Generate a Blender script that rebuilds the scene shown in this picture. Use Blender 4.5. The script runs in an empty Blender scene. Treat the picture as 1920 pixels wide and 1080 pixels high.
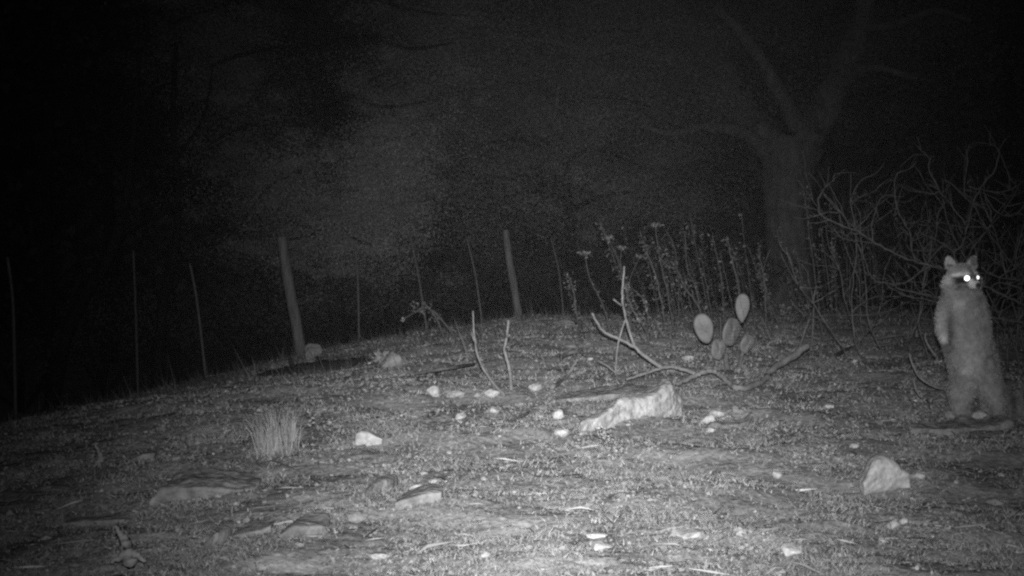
import bpy, bmesh, math, random
import numpy as np
from mathutils import Vector, Matrix, noise as mnoise

random.seed(11)
RNG = np.random.default_rng(7)
sc = bpy.context.scene
COL = sc.collection
R = math.radians

# ------------------------------------------------------------------ camera
F = 2501.0                       # focal length in photo pixels (1920 wide)
CAM = Vector((0, 0, 0.92))
PITCH = math.atan(190 / F)
cd = bpy.data.cameras.new('camera')
cam = bpy.data.objects.new('camera', cd); COL.objects.link(cam)
cam.location = CAM
cam.rotation_euler = (math.pi / 2 - PITCH, 0, 0)
cd.sensor_width = 36.0
cd.lens = 36.0 * F / 1920.0
cd.clip_start = 0.05
cd.clip_end = 400
sc.camera = cam

# ------------------------------------------------------------------ night sky
w = bpy.data.worlds.new('World'); sc.world = w; w.use_nodes = True
wn = w.node_tree; wn.nodes.clear()
wo = wn.nodes.new('ShaderNodeOutputWorld'); wb = wn.nodes.new('ShaderNodeBackground')
sk = wn.nodes.new('ShaderNodeTexSky'); sk.sky_type = 'NISHITA'; sk.sun_disc = False
sk.sun_elevation = R(35); sk.sun_rotation = R(200)
bw = wn.nodes.new('ShaderNodeRGBToBW')
wn.links.new(sk.outputs[0], bw.inputs[0]); wn.links.new(bw.outputs[0], wb.inputs[0])
wb.inputs[1].default_value = 0.0016
wn.links.new(wb.outputs[0], wo.inputs[0])

# ------------------------------------------------------------------ the trail camera's infrared flash, just above its lens
ld = bpy.data.lights.new('infrared_flash', 'SPOT')
ld.energy = 2650
ld.color = (1, 1, 1)
ld.spot_size = R(84); ld.spot_blend = .6
ld.shadow_soft_size = 0.02
ld.use_nodes = True
_e = ld.node_tree.nodes['Emission']; _f = ld.node_tree.nodes.new('ShaderNodeLightFalloff')
_f.inputs['Strength'].default_value = 1.0; _f.inputs['Smooth'].default_value = 2.5
# the beam of the diode array: strength falls as a high power of the cosine off its axis
_t = ld.node_tree.nodes.new('ShaderNodeTexCoord'); _s = ld.node_tree.nodes.new('ShaderNodeSeparateXYZ')
ld.node_tree.links.new(_t.outputs['Normal'], _s.inputs[0])
_a = ld.node_tree.nodes.new('ShaderNodeMath'); _a.operation = 'ABSOLUTE'; ld.node_tree.links.new(_s.outputs[2], _a.inputs[0])
_p = ld.node_tree.nodes.new('ShaderNodeMath'); _p.operation = 'POWER'; _p.inputs[1].default_value = 38.0
ld.node_tree.links.new(_a.outputs[0], _p.inputs[0])
_m = ld.node_tree.nodes.new('ShaderNodeMath'); _m.operation = 'MULTIPLY'
ld.node_tree.links.new(_p.outputs[0], _m.inputs[0]); ld.node_tree.links.new(_f.outputs['Quadratic'], _m.inputs[1])
ld.node_tree.links.new(_m.outputs[0], _e.inputs['Strength'])
lamp = bpy.data.objects.new('infrared_flash', ld); COL.objects.link(lamp)
lamp.location = CAM + Vector((0.01, 0.0, 0.075))
tx, ty = 1070, 690
dv = (Matrix.Rotation(-PITCH, 3, 'X') @ Vector(((tx - 960) / F, 1, -(ty - 540) / F))).normalized()
lamp.rotation_euler = dv.to_track_quat('-Z', 'Y').to_euler()

sc.view_settings.view_transform = 'Standard'
sc.view_settings.look = 'None'
sc.view_settings.exposure = 0
sc.view_settings.gamma = 1
sc.cycles.use_denoising = False
sc.cycles.pixel_filter_type = 'BLACKMAN_HARRIS'
sc.cycles.filter_width = 2.4
sc.cycles.max_bounces = 3
sc.cycles.diffuse_bounces = 2
sc.cycles.transparent_max_bounces = 4

# ------------------------------------------------------------------ pixel <-> world
def ray(px, py):
    v = Vector(((px - 960) / F, 1, -(py - 540) / F))
    v = Matrix.Rotation(-PITCH, 3, 'X') @ v
    return v / v.y
def P(px, py, d):
    return CAM + ray(px, py) * d

ctl = [(960,1050,3.2),(0,1050,3.4),(1920,1050,3.2),(960,900,4.1),(960,800,5.0),(960,720,6.0),(960,650,7.6),(960,607,9.3),
       (1820,785,5.3),(1820,900,4.3),(1500,700,6.4),(1500,630,8.2),(1480,600,10),(1880,700,6.5),(1880,625,8.5),
       (500,850,4.7),(500,750,5.8),(200,850,4.8),(200,780,5.8),(60,800,7.0),(450,725,7.0),(620,690,7.8),
       (565,668,12.2),(388,718,12),(250,745,13),(30,800,9.5),(970,604,14.5),(1300,604,10),(1480,600,20),(300,700,20),
       (900,592,25),(1700,596,20),(1250,690,6.6)]
cp = []
for (px, py, d) in ctl:
    p = P(px, py, d); cp.append((p.x, p.y, p.z))
cp += [(0,1,0),(0,-2,0),(-4,0,-.03),(4,0,0),(-5,6,-.7),(6,6,-.05)]
cp = np.array(cp)
def _phi(r2): return 0.5 * r2 * np.log(r2 + 1e-9)
_n = len(cp)
_A = np.zeros((_n + 3, _n + 3))
_d2 = ((cp[:, None, :2] - cp[None, :, :2]) ** 2).sum(-1)
_A[:_n, :_n] = _phi(_d2) + np.eye(_n) * 0.05
_A[:_n, _n] = 1; _A[:_n, _n+1:] = cp[:, :2]; _A[_n, :_n] = 1; _A[_n+1:, :_n] = cp[:, :2].T
_W = np.linalg.solve(_A, np.concatenate([cp[:, 2], np.zeros(3)]))
_rw = np.random.default_rng(3)
_waves = []
for lam, amp in ((1.9,.012),(1.3,.011),(.8,.012),(.55,.011),(.37,.008),(.24,.0045),(.16,.0035),(.11,.0028),(.08,.002)):
    for k in range(4):
        a = _rw.uniform(0, math.pi); ph = _rw.uniform(0, 6.28)
        l = lam * _rw.uniform(.8, 1.25)
        _waves.append((2*math.pi/l*math.cos(a), 2*math.pi/l*math.sin(a), ph, amp*.45))
def gz(X, Y, detail=True):
    X = np.asarray(X, float); Y = np.asarray(Y, float)
    xs = np.clip(X, -7, 7).ravel(); ys = np.clip(Y, -2, 24).ravel()
    z = _W[_n] + _W[_n+1]*xs + _W[_n+2]*ys
    for i in range(_n):
        z = z + _W[i] * _phi((xs-cp[i,0])**2 + (ys-cp[i,1])**2)
    z = np.clip(z, -2.4, 0.6)
    xr = X.ravel(); yr = Y.ravel()
    if detail:
        for kx, ky, ph, am in _waves:
            z = z + am * np.sin(kx*.6*(xr+.35*yr) + ky*yr*1.4 + ph)
    return z.reshape(X.shape)
def g(x, y): return float(gz(np.array([x]), np.array([y]))[0])
def gp(px, py, d0=1.8, d1=30):
    r = ray(px, py)
    ds = np.concatenate([np.arange(d0, 12, .02), np.arange(12, d1, .06)])
    zr = CAM.z + r.z*ds; zg = gz(r.x*ds, ds)
    k = np.where(zr < zg)[0]
    d = ds[k[0]] if len(k) else d1
    return Vector((r.x*d, d, g(r.x*d, d)))

def proj(Q):
    Q = np.atleast_2d(np.asarray(Q, float))-np.array(CAM); c, s_ = math.cos(PITCH), math.sin(PITCH)
    yy = Q[:,1]*c-Q[:,2]*s_; zz = Q[:,1]*s_+Q[:,2]*c
    return 960+Q[:,0]/yy*F, 540-zz/yy*F
def rd(d):      # depth of a plant or stick standing on the slope
    return float(np.interp(d, [2.6,3.6,4.7,5.3,6.3,7,8.5,10.5,12,60],[3.2,4.1,5.0,5.3,6.0,6.5,7.6,9.6,12,60]))

# ------------------------------------------------------------------ materials (all grey: an infrared picture has no hue)
def nn(nt, t, **kw):
    n = nt.nodes.new(t)
    for k, v in kw.items(): setattr(n, k, v)
    return n
def mat(name, lo, hi, scale=8.0, bump=0.3, bscale=None, rough=0.9, attr=False, detail=6, bdist=0.01, stretch=(1,1,1), fine=None):
    m = bpy.data.materials.new(name); m.use_nodes = True
    nt = m.node_tree; b = nt.nodes['Principled BSDF']
    b.inputs['Roughness'].default_value = rough
    b.inputs['Specular IOR Level'].default_value = 0.1
    tc = nn(nt, 'ShaderNodeTexCoord'); mp = nn(nt, 'ShaderNodeMapping')
    mp.inputs['Scale'].default_value = stretch
    nt.links.new(tc.outputs['Object'], mp.inputs[0])
    no = nn(nt, 'ShaderNodeTexNoise'); no.inputs['Scale'].default_value = scale
    no.inputs['Detail'].default_value = detail; no.inputs['Roughness'].default_value = .65
    nt.links.new(mp.outputs[0], no.inputs[0])
    cr = nn(nt, 'ShaderNodeMapRange')
    cr.inputs[1].default_value = .34; cr.inputs[2].default_value = .66
    cr.inputs[3].default_value = lo; cr.inputs[4].default_value = hi
    nt.links.new(no.outputs[0], cr.inputs[0])
    out = cr.outputs[0]
    if fine:
        n2 = nn(nt, 'ShaderNodeTexNoise'); n2.inputs['Scale'].default_value = fine[0]; n2.inputs['Detail'].default_value = 3
        nt.links.new(mp.outputs[0], n2.inputs[0])
        r2 = nn(nt, 'ShaderNodeMapRange'); r2.inputs[1].default_value = .32; r2.inputs[2].default_value = .68
        r2.inputs[3].default_value = fine[1]; r2.inputs[4].default_value = fine[2]
        nt.links.new(n2.outputs[0], r2.inputs[0])
        mu = nn(nt, 'ShaderNodeMath', operation='MULTIPLY')
        nt.links.new(out, mu.inputs[0]); nt.links.new(r2.outputs[0], mu.inputs[1]); out = mu.outputs[0]
    if attr:
        at = nn(nt, 'ShaderNodeAttribute'); at.attribute_name = 'tone'
        mu = nn(nt, 'ShaderNodeMath', operation='MULTIPLY')
        nt.links.new(out, mu.inputs[0]); nt.links.new(at.outputs['Fac'], mu.inputs[1]); out = mu.outputs[0]
    nt.links.new(out, b.inputs['Base Color'])
    if bump:
        bn = nn(nt, 'ShaderNodeTexNoise'); bn.inputs['Scale'].default_value = bscale or scale*3; bn.inputs['Detail'].default_value = 6
        nt.links.new(mp.outputs[0], bn.inputs[0])
        bp = nn(nt, 'ShaderNodeBump'); bp.inputs['Strength'].default_value = bump; bp.inputs['Distance'].default_value = bdist
        nt.links.new(bn.outputs[0], bp.inputs['Height']); nt.links.new(bp.outputs[0], b.inputs['Normal'])
    return m
M = {}
M['ground'] = mat('dry_soil', .14, .36, scale=2.6, bump=.8, bscale=45, bdist=.012, fine=(60, .75, 1.25), detail=8)
M['litter'] = mat('dry_litter', .75, 1.1, scale=2.2, bump=0, attr=True)
M['rock'] = mat('limestone', .3, .52, scale=14, bump=.8, bscale=40, bdist=.012, fine=(70, .8, 1.12))
M['bigrock'] = mat('bare_limestone', .27, .5, scale=16, bump=.8, bscale=45, bdist=.012, fine=(60, .75, 1.12))
M['greyrock'] = mat('lichened_limestone', .15, .32, scale=18, bump=.8, bscale=45, bdist=.012)
M['wood'] = mat('dead_wood', .05, .105, scale=30, bump=.5, bscale=90, bdist=.004)
M['palewood'] = mat('bleached_wood', .13, .25, scale=30, bump=.5, bscale=90, bdist=.004)
M['bleached'] = mat('bleached_stump_wood', .17, .32, scale=30, bump=.6, bscale=80, bdist=.005)
M['darkwood'] = mat('weathered_bark', .07, .16, scale=30, bump=.6, bscale=80, bdist=.006)
M['post'] = mat('weathered_post', .12, .25, scale=14, bump=.7, bscale=40, stretch=(3,3,.4))
M['metal'] = mat('dull_steel', .12, .2, scale=30, bump=.1, rough=.6)
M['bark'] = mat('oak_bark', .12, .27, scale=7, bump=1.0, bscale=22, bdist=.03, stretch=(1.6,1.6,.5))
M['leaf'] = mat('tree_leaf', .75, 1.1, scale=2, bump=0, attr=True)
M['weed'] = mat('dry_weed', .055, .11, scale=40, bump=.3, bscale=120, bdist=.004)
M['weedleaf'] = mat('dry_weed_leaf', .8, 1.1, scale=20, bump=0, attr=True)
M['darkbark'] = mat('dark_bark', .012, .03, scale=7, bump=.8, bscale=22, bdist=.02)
M['cactus'] = mat('cactus_pad', .15, .21, scale=25, bump=.25, bscale=60, bdist=.004, rough=.6)
M['spine'] = mat('cactus_spine', .25, .3, scale=5, bump=0)
M['fur'] = mat('raccoon_fur', 1.05, 1.5, scale=60, bump=.6, bscale=160, bdist=.006, attr=True, rough=.85)
M['nose'] = mat('wet_nose', .02, .03, scale=60, bump=.1, rough=.3)
em = bpy.data.materials.new('eyeshine_glow'); em.use_nodes = True
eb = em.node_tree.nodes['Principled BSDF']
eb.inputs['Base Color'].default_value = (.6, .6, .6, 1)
eb.inputs['Emission Color'].default_value = (1, 1, 1, 1); eb.inputs['Emission Strength'].default_value = 2.2  # glow put in for the flash thrown back by the eyes
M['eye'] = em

# ------------------------------------------------------------------ mesh helpers
def props(o, label=None, cat=None, group=None, kind=None):
    if label: o['label'] = label
    if cat: o['category'] = cat
    if group: o['group'] = group
    if kind: o['kind'] = kind
    return o
def empty(name, loc, label=None, cat=None, group=None):
    o = bpy.data.objects.new(name, None); COL.objects.link(o); o.location = loc
    o.empty_display_size = .05
    return props(o, label, cat, group)
class MB:
    def __init__(s): s.v = []; s.f = []
    def add(s, vs, fs):
        n = len(s.v); s.v += [tuple(v) for v in vs]; s.f += [tuple(i+n for i in f) for f in fs]
    def build(s, name, m, parent=None, origin=None, smooth=True):
        me = bpy.data.meshes.new(name)
        if parent is not None: origin = parent.location
        if origin is None: origin = Vector((0,0,0))
        ox, oy, oz = origin
        me.from_pydata([(v[0]-ox, v[1]-oy, v[2]-oz) for v in s.v], [], s.f)
        me.materials.append(m)
        if smooth: me.polygons.foreach_set('use_smooth', [True]*len(me.polygons))
        o = bpy.data.objects.new(name, me); COL.objects.link(o)
        if parent is not None: o.parent = parent
        else: o.location = origin
        return o
def catmull(pts, n=5):
    pts = [tuple(p) for p in pts]
    if len(pts) < 3: n = 3
    A = [pts[0]] + pts + [pts[-1]]
    out = []
    for i in range(1, len(A)-2):
        p0, p1, p2, p3 = (np.array(A[j], float) for j in (i-1, i, i+1, i+2))
        for k in range(n):
            t = k/n
            out.append(.5*((2*p1)+(-p0+p2)*t+(2*p0-5*p1+4*p2-p3)*t*t+(-p0+3*p1-3*p2+p3)*t**3))
    out.append(np.array(A[-2], float))
    return out
def tube(mb, pts, rad, sides=7, wob=.12, n=5, jit=0.0):
    """pts: points, rad: list of radii or (r0,r1)"""
    if len(rad) == 2 and len(pts) != 2:
        k = len(pts)-1; rad = [rad[0]+(rad[1]-rad[0])*i/k for i in range(k+1)]
    q = catmull([(*p, r) for p, r in zip(pts, rad)], n)
    c = [Vector(x[:3]) for x in q]; r = [max(x[3], .0004) for x in q]
    if jit:
        for i in range(1, len(c)-1):
            c[i] = c[i] + Vector([random.uniform(-1,1)*jit for _ in range(3)])
    vs = []; fs = []
    up = Vector((0.3, 1, 0.2)).normalized()
    for i in range(len(c)):
        t = (c[min(i+1, len(c)-1)] - c[max(i-1, 0)])
        if t.length < 1e-9: t = Vector((0,0,1))
        t.normalize()
        a = t.cross(up)
        if a.length < .1: a = t.cross(Vector((0,0,1)))
        a.normalize(); b = t.cross(a)
        for k in range(sides):
            an = 2*math.pi*k/sides
            rr = r[i]*(1+random.uniform(-wob, wob))
            vs.append(c[i] + a*math.cos(an)*rr + b*math.sin(an)*rr)
    for i in range(len(c)-1):
        for k in range(sides):
            k2 = (k+1) % sides
            fs.append((i*sides+k, i*sides+k2, (i+1)*sides+k2, (i+1)*sides+k))
    fs.append(tuple(range(sides))[::-1]); fs.append(tuple((len(c)-1)*sides+k for k in range(sides)))
    mb.add(vs, fs)
def fast_mesh(name, V, nper, m, tone=None, parent=None, origin=(0,0,0)):
    """V: (N, nper, 3) one polygon per row"""
    N = V.shape[0]
    me = bpy.data.meshes.new(name)
    origin = np.array(parent.location if parent is not None else origin, float)
    V = (V - origin).reshape(-1, 3)
    me.vertices.add(len(V)); me.vertices.foreach_set('co', V.astype(np.float32).ravel())
    me.loops.add(N*nper); me.loops.foreach_set('vertex_index', np.arange(N*nper, dtype=np.int32))
    me.polygons.add(N); me.polygons.foreach_set('loop_start', np.arange(0, N*nper, nper, dtype=np.int32))
    me.update(calc_edges=True)
    if tone is not None:
        a = me.attributes.new('tone', 'FLOAT', 'POINT')
        a.data.foreach_set('value', np.repeat(tone, nper).astype(np.float32))
    me.materials.append(m)
    o = bpy.data.objects.new(name, me); COL.objects.link(o)
    if parent is not None: o.parent = parent
    else: o.location = origin
    return o
def flakes(C, size, asp=.45, up=0.0, tilt=1.0):
    """rhombus leaves at centres C with random orientation; up>0 makes them lie flatter"""
    N = len(C)
    a = RNG.normal(size=(N,3)); a[:,2] *= (1-up); a /= np.linalg.norm(a, axis=1, keepdims=True)+1e-9
    b = RNG.normal(size=(N,3)); b[:,2] *= tilt*(1-up*.6)
    b -= (a*b).sum(1, keepdims=True)*a; b /= np.linalg.norm(b, axis=1, keepdims=True)+1e-9
    s = np.asarray(size).reshape(-1,1)*.5
    aw = asp*RNG.uniform(.6, 1.3, (N,1))
    off = RNG.uniform(-.25,.25,(N,1))*s
    n = np.cross(a, b)*s*RNG.uniform(-.35,.35,(N,1))
    return np.stack([C-a*s, C+b*s*aw+a*off+n, C+a*s, C-b*s*aw+a*off+n], 1)

# ------------------------------------------------------------------ ground
def axis(lo, hi, f0, f1, step, grow=1.12):
    a = [f0]
    while a[-1] < f1: a.append(a[-1]+step)
    s = step
    while a[-1] < hi: s *= grow; a.append(a[-1]+s)
    s = step
    while a[0] > lo: s *= grow; a.insert(0, a[0]-s)
    return np.array(a)
xs = axis(-150, 150, -3.2, 3.2, .022); 
ys = [2.5]; s = .016
while ys[-1] < 14: ys.append(ys[-1]+s); s = .016 + max(0, ys[-1]-3)*.0075
while ys[-1] < 220: s *= 1.12; ys.append(ys[-1]+s)
s = .016
while ys[0] > -60: s *= 1.2; ys.insert(0, ys[0]-s)
ys = np.array(ys)
GX, GY = np.meshgrid(xs, ys)
GZ = gz(GX, GY)
# small clods and hollows in the part one can see
_rn = np.random.default_rng(5)
GZ = GZ + _rn.normal(size=GZ.shape)*.0016*((GX>-3.5)&(GX<3.5)&(GY>1.5)&(GY<9))
nx, ny = len(xs), len(ys)
me = bpy.data.meshes.new('ground')
V = np.stack([GX, GY, GZ], -1).reshape(-1,3)
i = np.arange((ny-1)*(nx-1)); rr, cc = i//(nx-1), i%(nx-1)
q = rr*nx+cc
FQ = np.stack([q, q+1, q+nx+1, q+nx], 1).astype(np.int32)
me.vertices.add(len(V)); me.vertices.foreach_set('co', V.astype(np.float32).ravel())
me.loops.add(FQ.size); me.loops.foreach_set('vertex_index', FQ.ravel())
me.polygons.add(len(FQ)); me.polygons.foreach_set('loop_start', np.arange(0, FQ.size, 4, dtype=np.int32))
me.update(calc_edges=True)
me.polygons.foreach_set('use_smooth', np.ones(len(FQ), bool))
me.materials.append(M['ground'])
go = bpy.data.objects.new('ground', me); COL.objects.link(go)
props(go, kind='structure')

# ------------------------------------------------------------------ litter, stubble and gravel
def patch(X, Y, seed, lam):
    r = np.random.default_rng(seed); z = 0
    for k in range(7):
        a = r.uniform(0, 6.28); l = lam*r.uniform(.5, 1.6)
        z = z + np.sin(6.283/l*(X*math.cos(a)+Y*math.sin(a)) + r.uniform(0, 6.28))
    return z/7
def scatter(n, y0=2.3, y1=11.0, pw=1.6):
    u = RNG.uniform(size=n)
    # density falls with distance
    k = 1-pw
    Y = (y0**k + u*(y1**k - y0**k))**(1/k)
    X = RNG.uniform(-.46, .46, n)*Y
    return X, Y
X, Y = scatter(520000)
pk = patch(X, Y, 1, .5) + .6*patch(X, Y, 2, .16)
keep = RNG.uniform(size=len(X)) < np.clip(.5+pk*1.5, .05, 1)
X, Y, pk = X[keep], Y[keep], pk[keep]
Z = gz(X, Y) + RNG.uniform(.001, .009, len(X))
sz = RNG.gamma(4, .0016, len(X))*(1+np.clip(Y-3,0,8)*.16)
tone = np.clip(RNG.lognormal(-1.45, .2, len(X))*(1+pk*.35), .08, .7)
lit = fast_mesh('leaf_litter', flakes(np.stack([X,Y,Z],1), sz, .55, up=.55), 4, M['litter'], tone)
props(lit, 'dry leaf crumbs and thatch spread over the whole slope', 'leaf litter', kind='stuff')
X, Y = scatter(3200, y1=9.5)
Z = gz(X, Y)+.007
tw = fast_mesh('twig_litter', flakes(np.stack([X,Y,Z],1), RNG.gamma(3,.02,len(X)), .05, up=.92), 4, M['litter'], np.clip(RNG.lognormal(-1.3,.5,len(X)),.05,.6))
props(tw, 'broken bits of thin twig strewn through the litter', 'twigs', kind='stuff')
# short stubble blades
X, Y = scatter(250000, y1=12)
pk = patch(X, Y, 4, .45) + .4*patch(X, Y, 6, .14)
keep = RNG.uniform(size=len(X)) < np.clip(.4+pk*1.1, .04, 1)
X, Y = X[keep], Y[keep]; N = len(X)
Z = gz(X, Y)-.002
h = RNG.uniform(.006, .020, N)*(1+np.clip(Y-3,0,9)*.05)
dx = RNG.normal(size=N)*h*.9; dy = RNG.normal(size=N)*h*.9
wd = .0016*(1+np.clip(Y-3,0,9)*.3); an = RNG.uniform(0, 3.14, N)
b0 = np.stack([X-wd*np.cos(an), Y-wd*np.sin(an), Z], 1); b1 = np.stack([X+wd*np.cos(an), Y+wd*np.sin(an), Z], 1)
tp = np.stack([X+dx, Y+dy, Z+h], 1)
st = fast_mesh('grass_stubble', np.stack([b0, b1, tp], 1), 3, M['litter'], np.clip(RNG.lognormal(-1.2,.25,N),.1,.6))
props(st, 'short dry cropped grass blades over the slope', 'grass', kind='stuff')

def chip_verts(rn, sub=2, cuts=9, rough=.06):
    bm = bmesh.new(); bmesh.ops.create_icosphere(bm, subdivisions=sub, radius=1)
    planes = [(Vector((rn.gauss(0,1), rn.gauss(0,1), rn.gauss(0,1))).normalized(), rn.uniform(.5, .85)) for _ in range(cuts)]
    ph = [(Vector((rn.gauss(0,1), rn.gauss(0,1), rn.gauss(0,1)))*rn.uniform(2,7), rn.uniform(0,6)) for _ in range(7)]
    for v in bm.verts:
        p = v.co.copy()
        for n_, h_ in planes:
            d = p.dot(n_)-h_
            if d > 0: p -= n_*d
        s = sum(math.sin(k.dot(v.co)+a) for k, a in ph)/len(ph)
        v.co = p*(1+s*rough*2+rn.uniform(-rough,rough)*.35)
    vs = [v.co.copy() for v in bm.verts]; fs = [tuple(v.index for v in f.verts) for f in bm.faces]
    bm.free(); return vs, fs
# gravel: hundreds of thumbnail sized chips as one mesh
mb = MB(); rn = random.Random(5)
protos = [chip_verts(rn, 1, 6, .08) for _ in range(8)]
X, Y = scatter(1500, y1=9.5, pw=1.7)
for x, y in zip(X, Y):
    if patch(x, y, 9, .8) < -.1 and rn.random() < .7: continue
    vs, fs = rn.choice(protos); r = rn.lognormvariate(-5.35, .42)*(1+max(0, y-3)*.08)
    a = rn.uniform(0, 6.28); c, s_ = math.cos(a), math.sin(a); sx, sy, szz = r*rn.uniform(.8,1.6), r, r*rn.uniform(.4,.9)
    z = g(x, y)+r*.25
    mb.add([(x+(v.x*sx*c-v.y*sy*s_), y+(v.x*sx*s_+v.y*sy*c), z+v.z*szz) for v in vs], fs)
gr = mb.build('gravel', M['rock'], smooth=False)
props(gr, 'pale gravel chips strewn among the litter', 'gravel', kind='stuff')

# ------------------------------------------------------------------ stones
def stone(px, py, wpx, hpx, label, group=None, m='rock', yaw=None, seed=None, depth=.8, sub=3, cuts=10, name='stone', sink=.22):
    rn = random.Random(seed if seed is not None else int(px*7+py))
    p = gp(px, py); k = p.y/F
    vs, fs = chip_verts(rn, sub, cuts)
    xs_ = [v.x for v in vs]; zs_ = [v.z for v in vs]
    sx = wpx*k/(max(xs_)-min(xs_)); sz_ = hpx*k/(max(zs_)-min(zs_))
    sy = sx*depth
    mb = MB(); z0 = min(zs_)*sz_
    y = p.y+sy*.6
    zc = p.z - z0 - hpx*k*sink
    yaw = rn.uniform(-.25,.25) if yaw is None else yaw
    tl = rn.uniform(-.15,.15)
    mb.add([(p.x+v.x*sx*math.cos(yaw)-v.y*sy*math.sin(yaw), y+v.x*sx*math.sin(yaw)*.6+v.y*sy*math.cos(yaw), zc+v.z*sz_+v.x*sx*tl*.5) for v in vs], fs)
    o = mb.build(name, M[m], origin=Vector((p.x, y, zc)), smooth=False)
    return props(o, label, 'rock' if name == 'rock' else 'stone', group)
def loft_rock(prof, label, m='rock', thick=.16, name='rock', lift=0, rough=.012, seed=1, cat='rock'):
    if name == 'rock_ledge': prof = [(a_, c_-(c_-b_)*.62, c_) for a_, b_, c_ in prof]
    """prof: (px, py_top, py_bottom) left to right along the face one sees"""
    rn = random.Random(seed)
    q = catmull([(a, b, c) for a, b, c in prof], 8 if len(prof) < 9 else 5)
    S = 20; rings = []
    N = len(q)
    ph = [(rn.uniform(8,40), rn.uniform(8,40), rn.uniform(8,40), rn.uniform(0,6)) for _ in range(9)]
    d_first = gp(q[0][0], q[0][2]).y; d_last = gp(q[-1][0], q[-1][2]).y
    dd_ = np.array([gp(a_, c_).y for a_, _b, c_ in q]); kk_ = max(1, N//6)
    pf_ = np.polyfit(np.arange(N), dd_, 1); dd_ = np.polyval(pf_, np.arange(N)); dd_ = dd_.mean()+(dd_-dd_.mean())*.7-.05
    vs = []; fs = []
    for i, (px, pt, pb) in enumerate(q):
        t = i/(N-1)
        d = float(dd_[i])
        bot = P(px, pb, d); top = P(px, pt, d)
        h = max(top.z-bot.z, .006)
        th = thick*(.25+.75*math.sin(math.pi*min(max(t,.06),.94))**.5)
        for k in range(S):
            a = 2*math.pi*k/S
            ca, sa = math.cos(a), math.sin(a)
            e = .55
            yy = -math.copysign(abs(ca)**e, ca)*th*.5+th*.5
            zz = math.copysign(abs(sa)**e, sa)*h*.5+h*.5
            if sa < -.2: zz -= .02
            p = Vector((bot.x, d+yy, bot.z+zz))
            dsp = sum(math.sin(p.x*b+p.y*c*2+p.z*f*5+g_) for b, c, f, g_ in ph)/9
            dsp = dsp*rough*1.6+rn.uniform(-1,1)*rough*.22
            vs.append(p)
    for i in range(N-1):
        for k in range(S):
            k2 = (k+1)%S; fs.append((i*S+k, i*S+k2, (i+1)*S+k2, (i+1)*S+k))
    fs.append(tuple(range(S))[::-1]); fs.append(tuple((N-1)*S+k for k in range(S)))
    mb = MB(); mb.add(vs, fs)
    c = sum((v for v in vs), Vector())/len(vs)
    o = mb.build(name, M[m], origin=c, smooth=False)
    bm = bmesh.new(); bm.from_mesh(o.data); bmesh.ops.recalc_face_normals(bm, faces=bm.faces); bm.to_mesh(o.data); bm.free()
    sz_ = max(o.dimensions) if max(o.dimensions) > 0 else .3
    md = o.modifiers.new('r', 'REMESH'); md.mode = 'VOXEL'; md.voxel_size = max(.0035, min(.007, rough*.6))
    me2 = bpy.data.meshes.new_from_object(o.evaluated_get(bpy.context.evaluated_depsgraph_get()))
    o.modifiers.clear(); old = o.data; o.data = me2; bpy.data.meshes.remove(old)
    off = Vector((seed*3.7, seed*1.3, 0))
    bm = bmesh.new(); bm.from_mesh(me2); bm.normal_update()
    mv = []
    for v in bm.verts:
        q1 = v.co*9+off; q2 = v.co*34+off
        f1 = mnoise.fractal(q1, 1.0, 2.0, 3); cr_ = mnoise.noise(q1*1.3, noise_basis='VORONOI_F2F1'); f2 = mnoise.fractal(q2, 1.0, 2.0, 3)
        mv.append(v.normal*rough*(f1*1.1+cr_*.5-.25+f2*.3))
    for v, d_ in zip(bm.verts, mv): v.co += d_
    bm.to_mesh(me2); bm.free()
    me2.name = name
    return props(o, label, cat)
def C6(x, y): return (980+x/3.84, 680+y/3.84)
big = [(402,455,480),(425,425,492),(470,402,494),(530,388,488),(590,355,480),(650,305,474),(700,262,468),(760,238,452),(830,240,436),(900,232,418),(960,208,404),(1005,160,396),(1050,142,388),(1095,155,380),(1122,212,374),(1150,236,366),(1166,262,356)]
loft_rock([(980+a/3.84, 680+b/3.84, 680+c/3.84) for a,b,c in big], 'big pale knobbly limestone rock tapering left, largest on the slope', thick=.15, rough=.0065, seed=3, m='bigrock')
loft_rock([(1030,752,757),(1080,744,752),(1150,736,744),(1210,733,740),(1240,734,738)], 'low flat rock shelf just behind the big pale rock', m='greyrock', thick=.25, rough=.006, seed=4)
loft_rock([(1326,800,806),(1342,792,800),(1372,796,802),(1400,790,801),(1412,777,786)], 'low jagged stone right of the big pale rock, curved like a wing', m='greyrock', thick=.1, rough=.008, seed=5)
stone(1346,783,30,18,'small light stone leaning on the jagged wing shaped stone', seed=8)
stone(1330,795,26,20,'pale stone at the left foot of the jagged wing shaped stone', seed=9)
stone(1380,778,16,20,'narrow upright stone behind the jagged wing shaped stone', m='greyrock', seed=12)
stone(1333,812,24,12,'flat little stone below the jagged wing shaped stone', seed=13)
loft_rock([(1620,908,925),(1634,882,922),(1645,862,920),(1662,856,918),(1680,866,915),(1695,878,912),(1710,884,908)], 'pale layered block of limestone on the right of the slope', thick=.13, rough=.008, seed=6)
stone(1723,901,28,16,'oblong pale stone touching the right end of the layered block', seed=14)
loft_rock([(1708,803,808),(1745,800,808),(1790,801,814),(1815,799,812),(1850,799,809),(1885,792,804),(1903,788,797)], 'flat rock slab on which the raccoon stands, at its front edge', m='greyrock', thick=.2, rough=.009, seed=7, name='rock_slab')
stone(1845,787,36,20,'pale block of stone seen between the legs of the raccoon', seed=15)
stone(1786,786,24,20,'round pale stone beside the left foot of the raccoon', seed=16, m='greyrock')
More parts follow.
